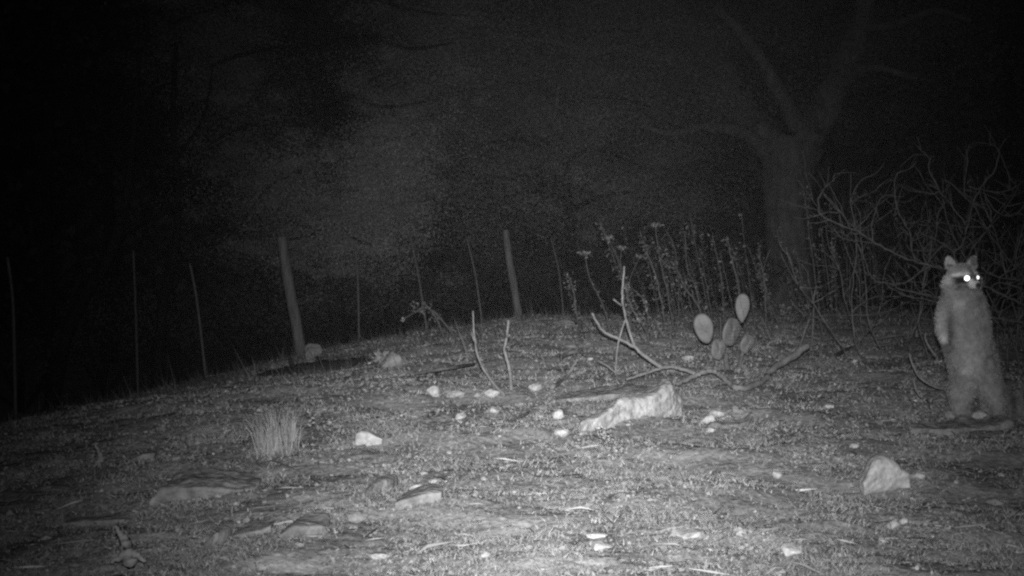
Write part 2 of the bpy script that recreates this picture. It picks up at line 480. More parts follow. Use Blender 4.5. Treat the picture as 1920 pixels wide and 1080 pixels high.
loft_rock([(664,812,828),(676,807,831),(692,808,832),(704,816,828),(718,822,825)], 'white tear shaped stone pointing right, alone left of centre', thick=.07, rough=.005, seed=8, name='stone', cat='stone')
stone(1046,787,22,22,'white three-cornered stone left of the big pale rock', seed=21, cuts=5)
stone(1053,822,30,18,'pale lumpy stone below the white three-cornered stone', seed=22)
stone(812,747,27,26,'pale rounded stone at the left end of the row near the crest', seed=23)
stone(855,749,33,15,'pale flat stone second from the left in the row near the crest', seed=24)
stone(893,748,16,11,'tiny stone third from the left in the row near the crest', seed=25, m='greyrock')
stone(925,748,32,17,'flat grey stone at the right end of the row near the crest', seed=26)
stone(1004,733,24,14,'white stone beside the base of the thin dead sticks', seed=27)
stone(864,789,20,15,'light rounded stone under the row near the crest', seed=28)
stone(925,777,22,12,'light oblong stone under the grey stone of the row', seed=29)
stone(1290,678,24,13,'pale stone in front of the prickly pear, left of it', seed=30)
stone(1107,676,11,7,'very small white stone below the forked dead branch', seed=31)
stone(1457,896,22,19,'pale round stone alone right of centre', seed=32, cuts=14)
loft_rock([(766,914,919),(780,908,918),(795,909,920),(808,910,921),(814,916,919)], 'bright white narrow stone below centre left, longest of its cluster', thick=.05, rough=.004, seed=9, name='stone', cat='stone')
stone(815,908,22,9,'small white stone right of the bright narrow stone', yaw=-.4, seed=33)
stone(793,892,18,8,'small pale stone above the bright narrow stone', seed=34)
loft_rock([(680,922,926),(700,908,924),(720,899,922),(740,896,915),(747,902,907)], 'grey pitted slab left of the bright narrow stone', m='greyrock', thick=.1, rough=.005, seed=10)
loft_rock([(740,945,948),(770,932,944),(800,922,940),(830,920,930)], 'half buried stone shelf below the bright narrow stone', m='greyrock', thick=.14, rough=.005, seed=11)
stone(1125,1036,46,20,'white chipped stone at the bottom edge, below centre', seed=35)
stone(1118,1013,44,12,'long white stone just above the chipped one at the bottom edge', seed=36)
stone(1298,1018,72,22,'wide pale slab at the bottom, right of centre', seed=37, cuts=12)
stone(1390,1004,28,13,'small white stone right of the wide pale slab', seed=38)
stone(1343,1003,16,10,'tiny grey stone between the wide slab and the small white stone', seed=39, m='greyrock')
stone(1484,1052,44,32,'pale stone cut by the bottom edge, right of centre', seed=40)
stone(1676,995,24,24,'split pale stone at the lower right, left half', seed=41)
stone(1695,990,22,18,'split pale stone at the lower right, right half', seed=42)
stone(1555,768,20,10,'small pale stone on the bare slope left of the raccoon', seed=43)
stone(1602,842,18,10,'small light stone above the layered block', seed=44)
stone(1572,865,28,9,'flat grey stone left above the layered block', seed=45, m='greyrock')
stone(1870,950,36,14,'dull stone near the lower right corner', seed=46, m='greyrock')
loft_rock([(280,940,944),(300,905,938),(340,893,934),(380,896,930),(420,904,926),(455,910,922),(475,913,917)], 'broad worn rock ledge on the dim left side', m='greyrock', thick=.3, rough=.008, seed=12, name='rock_ledge')
loft_rock([(115,981,984),(145,972,982),(180,969,981),(215,968,978),(245,970,975)], 'low narrow rock ledge near the lower left corner', m='greyrock', thick=.14, rough=.006, seed=13, name='rock_ledge')
loft_rock([(430,1002,1010),(460,990,1006),(490,984,1002),(508,978,996)], 'sloping rock ledge at the bottom, left one of three in line', m='greyrock', thick=.14, rough=.006, seed=14, name='rock_ledge')
loft_rock([(518,1004,1010),(545,980,1002),(570,976,998),(600,977,994),(614,984,990)], 'sloping rock ledge at the bottom, middle one of three in line', m='greyrock', thick=.16, rough=.006, seed=15, name='rock_ledge')
stone(665,982,44,24,'rounded grey rock at the right end of the ledges in line', seed=47, m='greyrock')
loft_rock([(372,1034,1040),(400,1000,1022),(430,994,1008)], 'tilted thin rock plate at the bottom left of the ledges', m='greyrock', thick=.12, rough=.006, seed=16)
stone(712,1052,52,13,'white stone cut by the bottom edge, left of centre', seed=48)
stone(560,1025,22,10,'small grey stone below the middle ledge', seed=49, m='greyrock')
stone(331,865,22,14,'small grey stone on the dark left slope above the broad ledge', seed=50, m='greyrock')
loft_rock([(235,866,870),(262,852,862),(292,848,858)], 'thin low rock plate on the dark left slope', m='greyrock', thick=.12, rough=.005, seed=17)
stone(1088,652,56,16,'flat grey stone on the crest behind the dead sticks', seed=51, m='greyrock')
stone(1060,611,44,14,'dim stone on the skyline right of the second wooden post', seed=52, m='greyrock')
stone(1010,613,40,12,'dim stone on the skyline at the foot of the second wooden post', seed=53, m='greyrock')
stone(733,690,50,36,'dull mossy boulder at the left end of the crest', seed=54, m='greyrock')
stone(585,672,38,34,'dim boulder against the foot of the thick wooden post', seed=55, m='greyrock')
# nameless little stones
zones = [('small stones on the bright lower slope', 'little pale stone half sunk in the bright lower slope', (720,1420,880,1040), 60, (8,18)),
         ('small stones along the crest', 'little stone lying near the crest of the slope', (640,1350,690,860), 56, (6,15)),
         ('small stones on the dim left slope', 'little grey stone on the dim left slope', (60,720,770,1030), 56, (8,22)),
         ('small stones on the right slope', 'little stone on the bare right slope', (1250,1900,740,1040), 36, (7,17)),
         ('small stones under the weeds', 'little stone among the weed stalks', (1080,1700,630,730), 18, (5,12))]
rn = random.Random(99)
protos2 = []
for q_ in range(7):
    vs, fs = chip_verts(rn, 2, 9, .07)
    for mm in ('rock', 'greyrock'):
        mb = MB(); mb.add(vs, fs); me = None
        o = mb.build('stone', M[mm], smooth=False); protos2.append((mm, o.data)); bpy.data.objects.remove(o)
for grp, lab, (x0,x1,y0,y1), n, (s0,s1) in zones:
    for i in range(n):
        px, py = rn.uniform(x0,x1), rn.uniform(y0,y1); p = gp(px, py); k = p.y/F
        pale = rn.random() < (.75 if 'bright' in grp or 'crest' in grp else .5)
        me = rn.choice([d for mm_, d in protos2 if (mm_ == 'rock') == pale])
        o = bpy.data.objects.new('stone', me); COL.objects.link(o)
        r = rn.uniform(s0, s1)*k*.66*rn.choice((.7,1,1,1.4))
        o.location = p+Vector((0,0,r*.15)); o.scale = (r*rn.uniform(1,1.7), r, r*rn.uniform(.4,.75)); o.rotation_euler = (rn.uniform(-.2,.2), rn.uniform(-.3,.1), rn.uniform(-.6,.6))
        props(o, lab, 'stone', grp)

# ------------------------------------------------------------------ fence posts along the far side
def wood_post(top, base, d, r, label):
    b = P(*base, d); t = P(*top, d); b.z = g(b.x, b.y)-.05
    mb = MB(); ax = t-b
    tube(mb, [b, b+ax*.3+Vector((.006,0,0)), b+ax*.65-Vector((.006,0,0)), b+ax*.97, t], [r*1.08, r, r*.95, r*.85, r*.6], sides=12, wob=.08, n=7)
    o = mb.build('wooden_post', M['post'], origin=b); props(o, label, 'fence post'); return o
wood_post((528,445),(566,672),12.2,.052,'thick leaning wooden fence post, the nearest and brightest')
wood_post((948,432),(974,604),14.5,.043,'thinner wooden fence post leaning at the crest, dimmer one')
def steel_post(pts, d, label, group='thin steel fence posts', r=.013):
    w_ = [P(x, y, d) for x, y in pts]          # top to bottom
    b = w_[-1].copy(); b.z = min(g(b.x, b.y)-.03, b.z); w_[-1] = b
    mb = MB(); tube(mb, w_[::-1], (r, r*.8), sides=6, wob=.05, n=6)
    for k in range(9):
        t = (k+1)/10; i = t*(len(w_)-1); j = min(int(i), len(w_)-2); q_ = w_[j].lerp(w_[j+1], i-j)
        tube(mb, [q_+Vector((-r*.2,-r,0)), q_+Vector((r*.1,-r*2.1,.004))], (r*.6, r*.4), sides=5, n=2)
    o = mb.build('steel_post', M['metal'], origin=b); props(o, label, 'fence post', group)
    return o
steel_post([(14,482),(24,560),(27,660),(30,800)],9.5,'thin fence post at the far left edge of the photo')
steel_post([(250,470),(255,600),(259,745)],13.0,'faint thin fence post in the dark, second from the left edge')
steel_post([(356,494),(370,570),(388,718)],12.0,'thin leaning fence post left of the thick wooden post')
steel_post([(665,456),(671,530),(673,642)],13.5,'straight thin fence post right of the thick wooden post')
steel_post([(770,448),(785,520),(801,625)],14.0,'leaning thin fence post rising behind the broken dry plant')
steel_post([(875,446),(892,520),(905,612)],14.5,'leaning thin fence post left of the thinner wooden post')
steel_post([(1033,448),(1048,510),(1058,604)],15.5,'faint thin fence post right of the thinner wooden post', r=.011)

# ------------------------------------------------------------------ sticks and branches on the slope
def branchset(name, label, cat, d, paths, m='wood', group=None):
    """paths: list of (part name, [(px,py,dd)...], r0, r1); first path's first point is the base"""
    d = rd(d)
    first = paths[0][1][0]; base = P(first[0], first[1], d+(first[2] if len(first)>2 else 0))
    root = empty(name, base, label, cat, group)
    for nm, pts, r0, r1 in paths:
        w_ = []
        for p in pts:
            q_ = P(p[0], p[1], d+(p[2] if len(p)>2 else 0))
            w_.append(q_)
        mb = MB(); tube(mb, w_, (r0*.75, r1*.8), sides=7, wob=.2, n=3, jit=r0*.6)
        if group is None and len(w_) > 3:
            for _ in range(int(len(w_)*1.3)):
                i_ = random.randint(1, len(w_)-2); a_ = w_[i_].lerp(w_[i_+1], random.random()); L_ = random.uniform(.03,.13)
                dr = ((w_[i_+1]-w_[i_]).normalized()*.7+Vector((random.gauss(0,.6), random.gauss(0,.5), random.gauss(0.1,.6)))).normalized()
                b_ = a_+dr*L_*.5+Vector((random.gauss(0,.008),random.gauss(0,.008),random.gauss(0,.008)))
                tube(mb, [a_, b_, a_+dr*L_+Vector((random.gauss(0,.012),0,random.gauss(0,.014)))], (r1*.75, .0009), sides=4, n=2)
        mb.build(nm, M[m], root)
    return root
# big dead branch lying on the slope
def gpd(px, py, up=.012):
    up = up+.018; r = ray(px, py); ds = np.arange(2.0, 14, .02)
    k = np.where(CAM.z+r.z*ds < gz(r.x*ds, ds, False)+up)[0]
    d = ds[k[0]] if len(k) else 12
    return P(px, py, d)
def ground_branch(name, label, cat, paths, m='palewood', up=.012, group=None):
    """each path given by pixels; 'g' points lie on the ground, numbers give the depth of raised points"""
    root = None
    for nm, pts, r0, r1 in paths:
        w_ = []
        for p in pts:
            w_.append(gpd(p[0], p[1], up) if len(p) == 2 else P(p[0], p[1], rd(p[2]) if p[2] > 0 else -p[2]))
        if root is None: root = empty(name, w_[0], label, cat, group)
        mb = MB(); tube(mb, w_, (r0, r1), sides=8, wob=.13, n=6, jit=r0*.2); mb.build(nm, M[m], root)
    return root
D1 = 6.6
ground_branch('dead_branch', 'long crooked dead branch with upright twigs lying below the prickly pear', 'branch', [
  ('limb', [(1514,648,-6.25),(1482,672,-6.15),(1455,687,-6.05),(1436,708,-5.93),(1418,721,-5.83),(1385,728,-5.73),(1368,718,-5.8),(1350,703,-5.88),(1335,696,-5.9),(1310,701,-5.88),(1290,711,-5.84),(1268,721,-5.78)], .017, .009),
  ('side_limb', [(1306,702,-5.88),(1276,691,-5.92),(1255,688,-5.93),(1235,692,-5.92),(1205,702,-5.88),(1174,712,-5.84)], .009, .005),
  ('side_limb', [(1240,689,-5.92),(1208,667,-5.95),(1190,651,-5.97),(1160,635,-5.98),(1130,620,-5.98),(1110,587,-5.95)], .009, .005),
  ('twig', [(1190,651,-5.97),(1178,615,-5.97),(1171,585,-5.97),(1167,560,-5.95),(1168,530,-5.95),(1171,499,-5.95)], .007, .004),
  ('twig', [(1167,574,-5.96),(1150,561,-5.93)], .0045, .003),
  ('twig', [(1173,598,-5.97),(1161,635,-5.94),(1156,668,-5.93),(1154,704,-5.9)], .0045, .004),
  ('twig', [(1155,700,-5.9),(1138,686,-5.9),(1121,676,-5.9)], .004, .0025)])
ground_branch('dead_stick', 'curved bare stick standing left, bending right at its foot', 'stick', [
  ('stick', [(946,742,5.9),(917,708,5.95),(897,670,6.0),(889,625,6.0),(887,583,6.0)], .006, .0035),
  ('twig', [(889,640,6.0),(884,622,6.0)], .003, .002)])
ground_branch('dead_stick', 'kinked knotty stick standing right of the curved bare stick', 'stick', [
  ('stick', [(959,740,6.0),(955,693,6.05),(946,658,6.1),(950,633,6.1),(953,600,6.1)], .008, .005),
  ('knot', [(950,632,6.08),(956,628,6.05)], .006, .004)])
ground_branch('fallen_branch', 'thin forked fallen branch lying along the crest left of the sticks', 'branch', [
  ('limb', [(944,667,8.2),(905,680,8.1),(863,687),(813,695),(770,702)], .011, .006),
  ('twig', [(863,687),(838,692,7.6),(812,702)], .006, .004),
  ('twig', [(905,712),(862,714),(812,713)], .006, .004)], m='darkwood', up=.02)
ground_branch('broken_pole', 'straight broken pole sloping down right from the thick wooden post', 'stick', [
  ('pole', [(648,716,8.6),(622,694,8.8),(594,669,9.0)], .012, .009)], m='wood')
ground_branch('dead_stick', 'short gnarled stick lying on the slope above the big pale rock', 'stick', [
  ('stick', [(1035,726),(1058,710,6.35),(1073,690,6.45),(1082,674,6.5)], .011, .007)])
ground_branch('fallen_branch', 'curved pale root like branch on the crest under the forked twig', 'branch', [
  ('limb', [(1045,676),(1062,664,7.4),(1085,659,7.4),(1097,666,7.3)], .012, .008)], m='darkwood')
ground_branch('dead_stick', 'thin upright stick right of the prickly pear', 'stick', [
  ('stick', [(1522,650,8.0),(1525,600,8.0),(1526,560,8.0),(1531,535,8.0)], .006, .003)], m='darkwood')
ground_branch('dead_stick', 'slanting stick leaning left above the end of the crooked branch', 'stick', [
  ('stick', [(1499,652,7.6),(1509,622,7.6),(1518,597,7.6)], .006, .004)], m='darkwood')
ground_branch('fallen_branch', 'faint long branch lying on the ground right of the thin upright stick', 'branch', [
  ('limb', [(1560,672),(1600,650,8.4),(1650,634,8.6),(1700,628,8.6)], .012, .006),
  ('twig', [(1600,650,8.4),(1650,648,8.2),(1690,640,8.2)], .006, .003)], m='darkwood')
ground_branch('dry_twig', 'small forked twig standing left of the raccoon, by its legs', 'twig', [
  ('stem', [(1757,727,5.4),(1738,718,5.4),(1723,706,5.4),(1714,690,5.4),(1708,675,5.4),(1705,662,5.4)], .005, .003),
  ('twig', [(1723,706,5.4),(1726,696,5.4)], .003, .002), ('twig', [(1757,727,5.4),(1770,730,5.4)], .003, .002)])
ground_branch('dry_twig', 'short curved twig close to the left arm of the raccoon', 'twig', [
  ('stem', [(1755,668,5.6),(1742,650,5.6),(1735,635,5.6),(1736,624,5.6)], .004, .0025)])
ground_branch('dry_twig', 'tiny kinked twig below the forked twig beside the raccoon', 'twig', [
  ('stem', [(1727,745,5.3),(1718,733,5.3),(1715,722,5.3),(1713,710,5.3)], .004, .0025)])
ground_branch('forked_stump', 'pale spiky broken stump at the bottom left', 'stump', [
  ('stem', [(244,1052,-3.22),(240,1034,-3.2),(232,1012,-3.2),(226,1000,-3.2),(217,986,-3.2)], .020, .003),
  ('root', [(240,1034,-3.2),(226,1044,-3.19),(208,1054,-3.18)], .012, .004), ('root', [(241,1034,-3.2),(258,1042,-3.19),(272,1054,-3.18)], .012, .004)], m='bleached')
ground_branch('forked_stump', 'small dim spiky stump on the dark left slope', 'stump', [
  ('stem', [(190,868,-4.6),(188,856,-4.6),(183,842,-4.6),(178,832,-4.6)], .013, .002),
  ('root', [(190,860,-4.6),(181,868,-4.59),(175,876,-4.57)], .008, .003)], m='bleached')
ground_branch('dead_stick', 'dark curved stick lying near the grass tuft', 'stick', [
  ('stick', [(585,895),(598,902),(612,905)], .006, .004)], m='darkwood')
ground_branch('dead_stick', 'dark short stick above the white cluster of stones', 'stick', [
  ('stick', [(816,890),(828,893),(838,897)], .006, .004)], m='darkwood')
ground_branch('fallen_branch', 'dark thin branch touching the white three-cornered stone', 'branch', [
  ('limb', [(1052,768),(1066,775),(1080,778),(940,796)][:3], .008, .006)], m='darkwood')
ground_branch('fallen_branch', 'dark narrow branch on the slope below the curved bare stick', 'branch', [
  ('limb', [(940,797),(965,786),(990,774)], .008, .005)], m='darkwood')

lg = empty('fallen_log', P(590,694,7.7), 'dark fallen log lying on the crest right of the thick wooden post', 'log')
mb = MB(); tube(mb, [P(476,716,7.6),P(520,708,7.6),P(580,697,7.7),P(640,689,7.75),P(704,683,7.8)], [.03,.052,.056,.05,.035], sides=12, wob=.12, n=6, jit=.006); mb.build('trunk', M['darkbark'], lg)
mb = MB(); tube(mb, [P(560,700,7.65),P(548,684,7.6),P(542,668,7.6)], (.02,.008), sides=7); mb.build('stub', M['darkbark'], lg)
mb = MB(); tube(mb, [P(655,687,7.7),P(672,674,7.65),P(690,668,7.6)], (.018,.006), sides=7); mb.build('stub', M['darkbark'], lg)
# broken plant with pods in front of the fence
def leafball(C, n, r, size, tone, parent, name='dry_leaves', m='weedleaf', asp=.6):
    """C list of centres"""
    pts = []
    for c in C:
        q_ = RNG.normal(size=(n,3)); q_ /= np.linalg.norm(q_,axis=1,keepdims=True); q_ *= r*RNG.uniform(.2,1,(n,1))**.6
        pts.append(q_+np.array(c))
    pts = np.concatenate(pts)
    return fast_mesh(name, flakes(pts, RNG.uniform(.6,1.3,len(pts))*size, asp), 4, M[m], np.clip(RNG.normal(tone, tone*.25, len(pts)), .03, .8), parent)
rt = ground_branch('dry_plant', 'broken dry plant with drooping stems and one round pod', 'plant', [
  ('stem', [(848,668,9.0),(835,640,9.0),(822,605,9.0),(806,580,9.0),(792,566,9.0)], .008, .005),
  ('stem', [(864,662,9.0),(853,634,9.0),(835,608,9.0),(812,582,9.0)], .008, .005),
  ('stem', [(800,575,9.0),(782,583,9.0),(768,592,9.0),(757,597,9.0)], .005, .003),
  ('stem', [(801,625,9.0),(798,600,9.0),(795,575,9.0)], .004, .003)], m='weed')
leafball([P(755,599,rd(9.0))], 40, .014, .014, .35, rt, 'pod')
leafball([P(x_,y_,rd(9)) for x_,y_ in ((815,590),(818,598),(800,572),(790,580),(780,574))], 26, .045, .02, .14, rt)

# ------------------------------------------------------------------ weeds
def weed(pts, d, label, r=.005, leafy=0, head=None, group=None, tone=.105, fork=None):
    d = rd(d)
    w_ = [P(x, y, d+random.uniform(-.05,.05)) for x, y in pts]     # bottom to top
    b = w_[0].copy(); zb = g(b.x, b.y)-.01
    if b.z > zb: w_.insert(0, Vector((b.x+random.uniform(0,.02), b.y, zb)))
    root = empty('weed_stalk', w_[0], label, 'weed', group)
    mb = MB(); tube(mb, w_, (r, r*.55), sides=5, wob=.2, n=5, jit=r*.5)
    if fork:
        tube(mb, [P(x, y, d) for x, y in fork], (r*.6, r*.35), sides=5, n=3)
    mb.build('stem', M['weed'], root)
    if leafy:
        L = catmull(w_, 6); C = []
        for i in range(len(L)):
            t = i/len(L)
            if t > .12 and random.random() < .85:
                C.append(L[i]+np.array([random.gauss(0,.012), random.gauss(0,.012), -.01]))
        if C:
            n = int(leafy*2.6); pts_ = np.repeat(np.array(C), n, 0)
            pts_ = pts_ + RNG.normal(size=pts_.shape)*np.array([.010,.010,.03])
            q_ = flakes(pts_, RNG.uniform(.5,1.5,len(pts_))*.022, .3)
            fast_mesh('dry_leaves', q_, 4, M['weedleaf'], np.clip(RNG.normal(tone, .08, len(pts_)), .05, .6), root)
    if head:
        t = w_[-1]; hx = head
        pts_ = np.array(t)+RNG.normal(size=(60,3))*np.array([hx, hx, hx*.4])
        fast_mesh('seed_head', flakes(pts_, RNG.uniform(.6,1.2,60)*.018, .6), 4, M['weedleaf'], RNG.uniform(.12,.22,60), root)
    return root
def c4(L): return [(1040+x/2.842, 380+y/2.842) for x, y in L]
weed(c4([(285,640),(245,520),(190,410),(160,268)]), 8.6, 'slim weed stalk with a flat seed head, leftmost of the tall ones', .005, 1, .016)
weed(c4([(395,600),(385,480),(345,330),(285,185)]), 8.8, 'tall weed stalk with a round seed head behind the forked branch', .005, 1, .018)
weed(c4([(380,560),(352,370),(355,238)]), 9.0, 'straight weed stalk with a small head beside the forked branch', .005, 0, .013)
weed(c4([(390,560),(402,410),(455,287)]), 9.0, 'thin weed stalk leaning right with a tiny head', .004, 0, .008)
weed(c4([(125,640),(112,560),(98,470),(80,400)]), 9.2, 'thick shaggy weed stub standing left of the tall stalks', .008, 4)
weed(c4([(145,740),(125,680)]), 8.3, 'low broken weed stub below the shaggy one', .008, 3)
weed(c4([(630,660),(600,480),(560,290),(535,118)]), 8.8, 'tallest straight weed stalk with a wide flat seed head', .006, 1, .018)
weed(c4([(592,700),(575,560),(540,400),(495,270),(478,200)]), 8.7, 'shaggy weed stalk left of the tallest straight one', .008, 4)
weed(c4([(775,575),(700,460),(650,360),(580,320),(545,250)]), 9.0, 'bent shaggy weed leaning far left above the left cactus pad', .009, 4)
weed(c4([(490,690),(440,610),(395,520),(378,430)]), 8.2, 'bright ragged weed stub right of the forked branch', .009, 5, tone=.17)
weed(c4([(505,640),(482,540),(478,490)]), 8.4, 'short Y shaped weed stub among the stalks', .007, 2, fork=c4([(480,520),(440,480),(410,455)]), tone=.17)
weed(c4([(770,560),(748,440),(710,350),(690,150)]), 9.3, 'tall ragged weed behind the left cactus pad', .007, 4)
weed(c4([(900,560),(888,400),(868,300),(840,170)]), 9.3, 'slender weed with a thick tip left of the top cactus pad', .006, 2)
weed(c4([(985,490),(945,300),(915,180)]), 9.2, 'stout shaggy weed right behind the top cactus pad', .009, 5)
weed(c4([(830,560),(800,390),(765,225)]), 9.8, 'dim slender weed between the cactus pads', .005, 2)
weed(c4([(1125,660),(1118,430),(1095,300),(1085,240)]), 9.0, 'forked shaggy weed right of the prickly pear', .008, 3, fork=c4([(1108,380),(1125,310),(1150,245)]))
weed(c4([(1165,690),(1150,560),(1115,400)]), 9.2, 'ragged weed close behind the forked one', .007, 3)
weed(c4([(1320,560),(1310,420),(1290,260)]), 10.2, 'faint weed in front of the right side of the oak trunk', .005, 2)
weed(c4([(660,430),(640,250),(595,150)]), 9.8, 'dim weed with a drooping tip behind the bent shaggy one', .006, 2)
rn2 = random.Random(4)
for i in range(38):
    px = rn2.uniform(1190, 1600); d0 = rn2.uniform(8.9, 11.2); d = rd(d0); b = P(px, 600, d)
    h = rn2.uniform(.3, .75); k = F/d
    base_py = float(proj((b.x,b.y,g(b.x,b.y)))[1][0])
    ln = -rn2.uniform(.1,.42)
    weed([(px, base_py), (px+ln*h*k*.5, base_py-h*k*.5), (px+ln*h*k, base_py-h*k)], d0,
         'dim dry weed stalk deep in the thicket behind the prickly pear', rn2.uniform(.003,.005), rn2.choice((3,4,5)), group='weed stalks in the thicket')
for i in range(26):
    px = rn2.uniform(1545, 1915); d0 = rn2.uniform(8.5, 11.5); d = rd(d0); b = P(px, 600, d)
    h = rn2.uniform(.5, .95); k = F/d
    base_py = float(proj((b.x,b.y,g(b.x,b.y)))[1][0])
    ln = -rn2.uniform(-.05,.28)
    weed([(px, base_py), (px+ln*h*k*.5, base_py-h*k*.5), (px+ln*h*k, base_py-h*k)], d0,
         'dim dry weed stalk behind the bare brush on the right', rn2.uniform(.003,.005), rn2.choice((3,5,6)), group='weed stalks behind the brush')

# ------------------------------------------------------------------ grass tufts and small plants
def tuft(px, py, wpx, hpx, n, label, tone=.35, name='grass_tuft', lean=0.0, bw=.0022):
    p = gp(px, py); k = p.y/F; W_, H = wpx*k, hpx*k
    root = empty(name, p, label, 'grass')
    x = RNG.normal(size=n)*W_*.2; y = RNG.normal(size=n)*W_*.2
    h = H*RNG.uniform(.15, 1.0, n)**1.3; dx = RNG.normal(size=n)*W_*.24 + x*.3 + lean*h; dy = RNG.normal(size=n)*W_*.15
    an = RNG.normal(size=n)*.6
    bx, by = bw*np.cos(an), bw*np.sin(an)
    z = gz(p.x+x, p.y+y)
    A = np.stack([p.x+x-bx, p.y+y-by, z], 1); B = np.stack([p.x+x+bx, p.y+y+by, z], 1)
    mx = np.stack([p.x+x+dx*.4, p.y+y+dy*.4, z+h*.6], 1); T = np.stack([p.x+x+dx, p.y+y+dy, z+h], 1)
    off = np.stack([bx,by,np.zeros(n)],1)*.7
    fast_mesh('blades', np.stack([A,B,mx+off,mx-off],1), 4, M['weedleaf'], np.clip(RNG.normal(tone,.08,n),.05,.7), root)
    fast_mesh('blade_tips', np.stack([mx-off,mx+off,T],1), 3, M['weedleaf'], np.clip(RNG.normal(tone,.08,n),.05,.7), root)
    return root
tuft(512,850,84,98,230,'pale tall dry grass tuft on the left of the slope', .3, bw=.0011, lean=-.12)
tuft(545,828,34,70,90,'narrow grass tuft against the right side of the tall pale one', .3)
def smallplant(stems, d, label, lf=3, tone=.38, sz=.014):
    d = rd(d)
    b = P(*stems[0][0], d); b = Vector((b.x,b.y,g(b.x,b.y)))
    root = empty('dry_plant', b, label, 'plant')
    C = []
    for s_ in stems:
        w_ = [P(x,y,d+random.uniform(-.03,.03)) for x,y in s_]
        mb = MB(); tube(mb, w_, (.0035,.0018), sides=5, n=5); mb.build('stem', M['weed'], root)
        C += catmull(w_, 6)[2:]
    C = np.repeat(np.array(C), lf, 0); C = C+RNG.normal(size=C.shape)*.009
    fast_mesh('dry_leaves', flakes(C, RNG.uniform(.5,1.4,len(C))*sz, .5), 4, M['weedleaf'], np.clip(RNG.normal(tone,.1,len(C)),.05,.8), root)
    return root
smallplant([[(612,838),(600,815),(588,795),(578,775)],[(612,838),(622,812),(618,790)],[(612,838),(635,820),(640,800)],[(612,838),(606,800),(608,770)]], 4.45, 'sprawling thin leafed weed right of the tall grass tuft', tone=.28)
smallplant([[(1162,880),(1150,855),(1140,830),(1128,806)],[(1150,856),(1145,830),(1143,806)],[(1160,872),(1158,850),(1160,826)],[(1140,830),(1126,818),(1122,805)]], 4.0, 'pale bushy little weed in front of the big pale rock', lf=6, tone=.27, sz=.012)
smallplant([[(1745,860),(1735,840),(1722,825)],[(1745,860),(1750,835),(1745,815)],[(1745,860),(1765,842),(1772,828)]], 4.4, 'low leafy weed above the oblong pale stone', lf=4, tone=.28)
smallplant([[(1740,800),(1725,780),(1712,758)],[(1740,800),(1745,770),(1738,745)],[(1740,800),(1760,780),(1766,760)]], 5.15, 'tangled low weed at the left end of the raccoon slab', lf=3, tone=.24)
smallplant([[(1895,740),(1905,720),(1900,700)],[(1895,740),(1912,715),(1918,695)]], 6.0, 'dim leafy weed at the right edge behind the raccoon', lf=6, tone=.22)
smallplant([[(1473,600),(1470,585),(1466,572)],[(1475,600),(1480,583),(1484,570)]], 10, 'tiny pale weed clump at the foot of the oak', lf=8, tone=.13, sz=.03)
smallplant([[(705,700),(712,680),(722,664)],[(705,700),(700,680),(708,662)]], 8.3, 'small shrubby weed at the left end of the crest', lf=6, tone=.28, sz=.03)

N = 26000
X = RNG.uniform(-4.2, 4.6, N); Y = RNG.normal(9.0, 1.3, N)-np.clip(-X,0,5)*.35
kk = patch(X, Y, 12, .7)+.7*patch(X, Y, 13, .25)
kp = (RNG.uniform(size=N) < np.clip(.3+kk*1.6, .02, 1)) & (Y > 6.4); X, Y, kk = X[kp], Y[kp], kk[kp]; N = len(X)
Z = gz(X, Y)-.01; h = RNG.gamma(3, .017, N)*(1+np.clip(kk,0,1)); an = RNG.normal(size=N)*.5
bx = .0022*np.cos(an); by = .0022*np.sin(an)
A_ = np.stack([X-bx,Y-by,Z],1); B_ = np.stack([X+bx,Y+by,Z],1); T_ = np.stack([X+RNG.normal(-.15,.35,N)*h, Y+RNG.normal(0,.35,N)*h, Z+h],1)
cg = fast_mesh('dry_grass', np.stack([A_,B_,T_],1), 3, M['litter'], np.clip(RNG.lognormal(-2.3,.35,N),.03,.3))
props(cg, 'sparse rough dry grass along the crest of the slope', 'grass', kind='stuff')
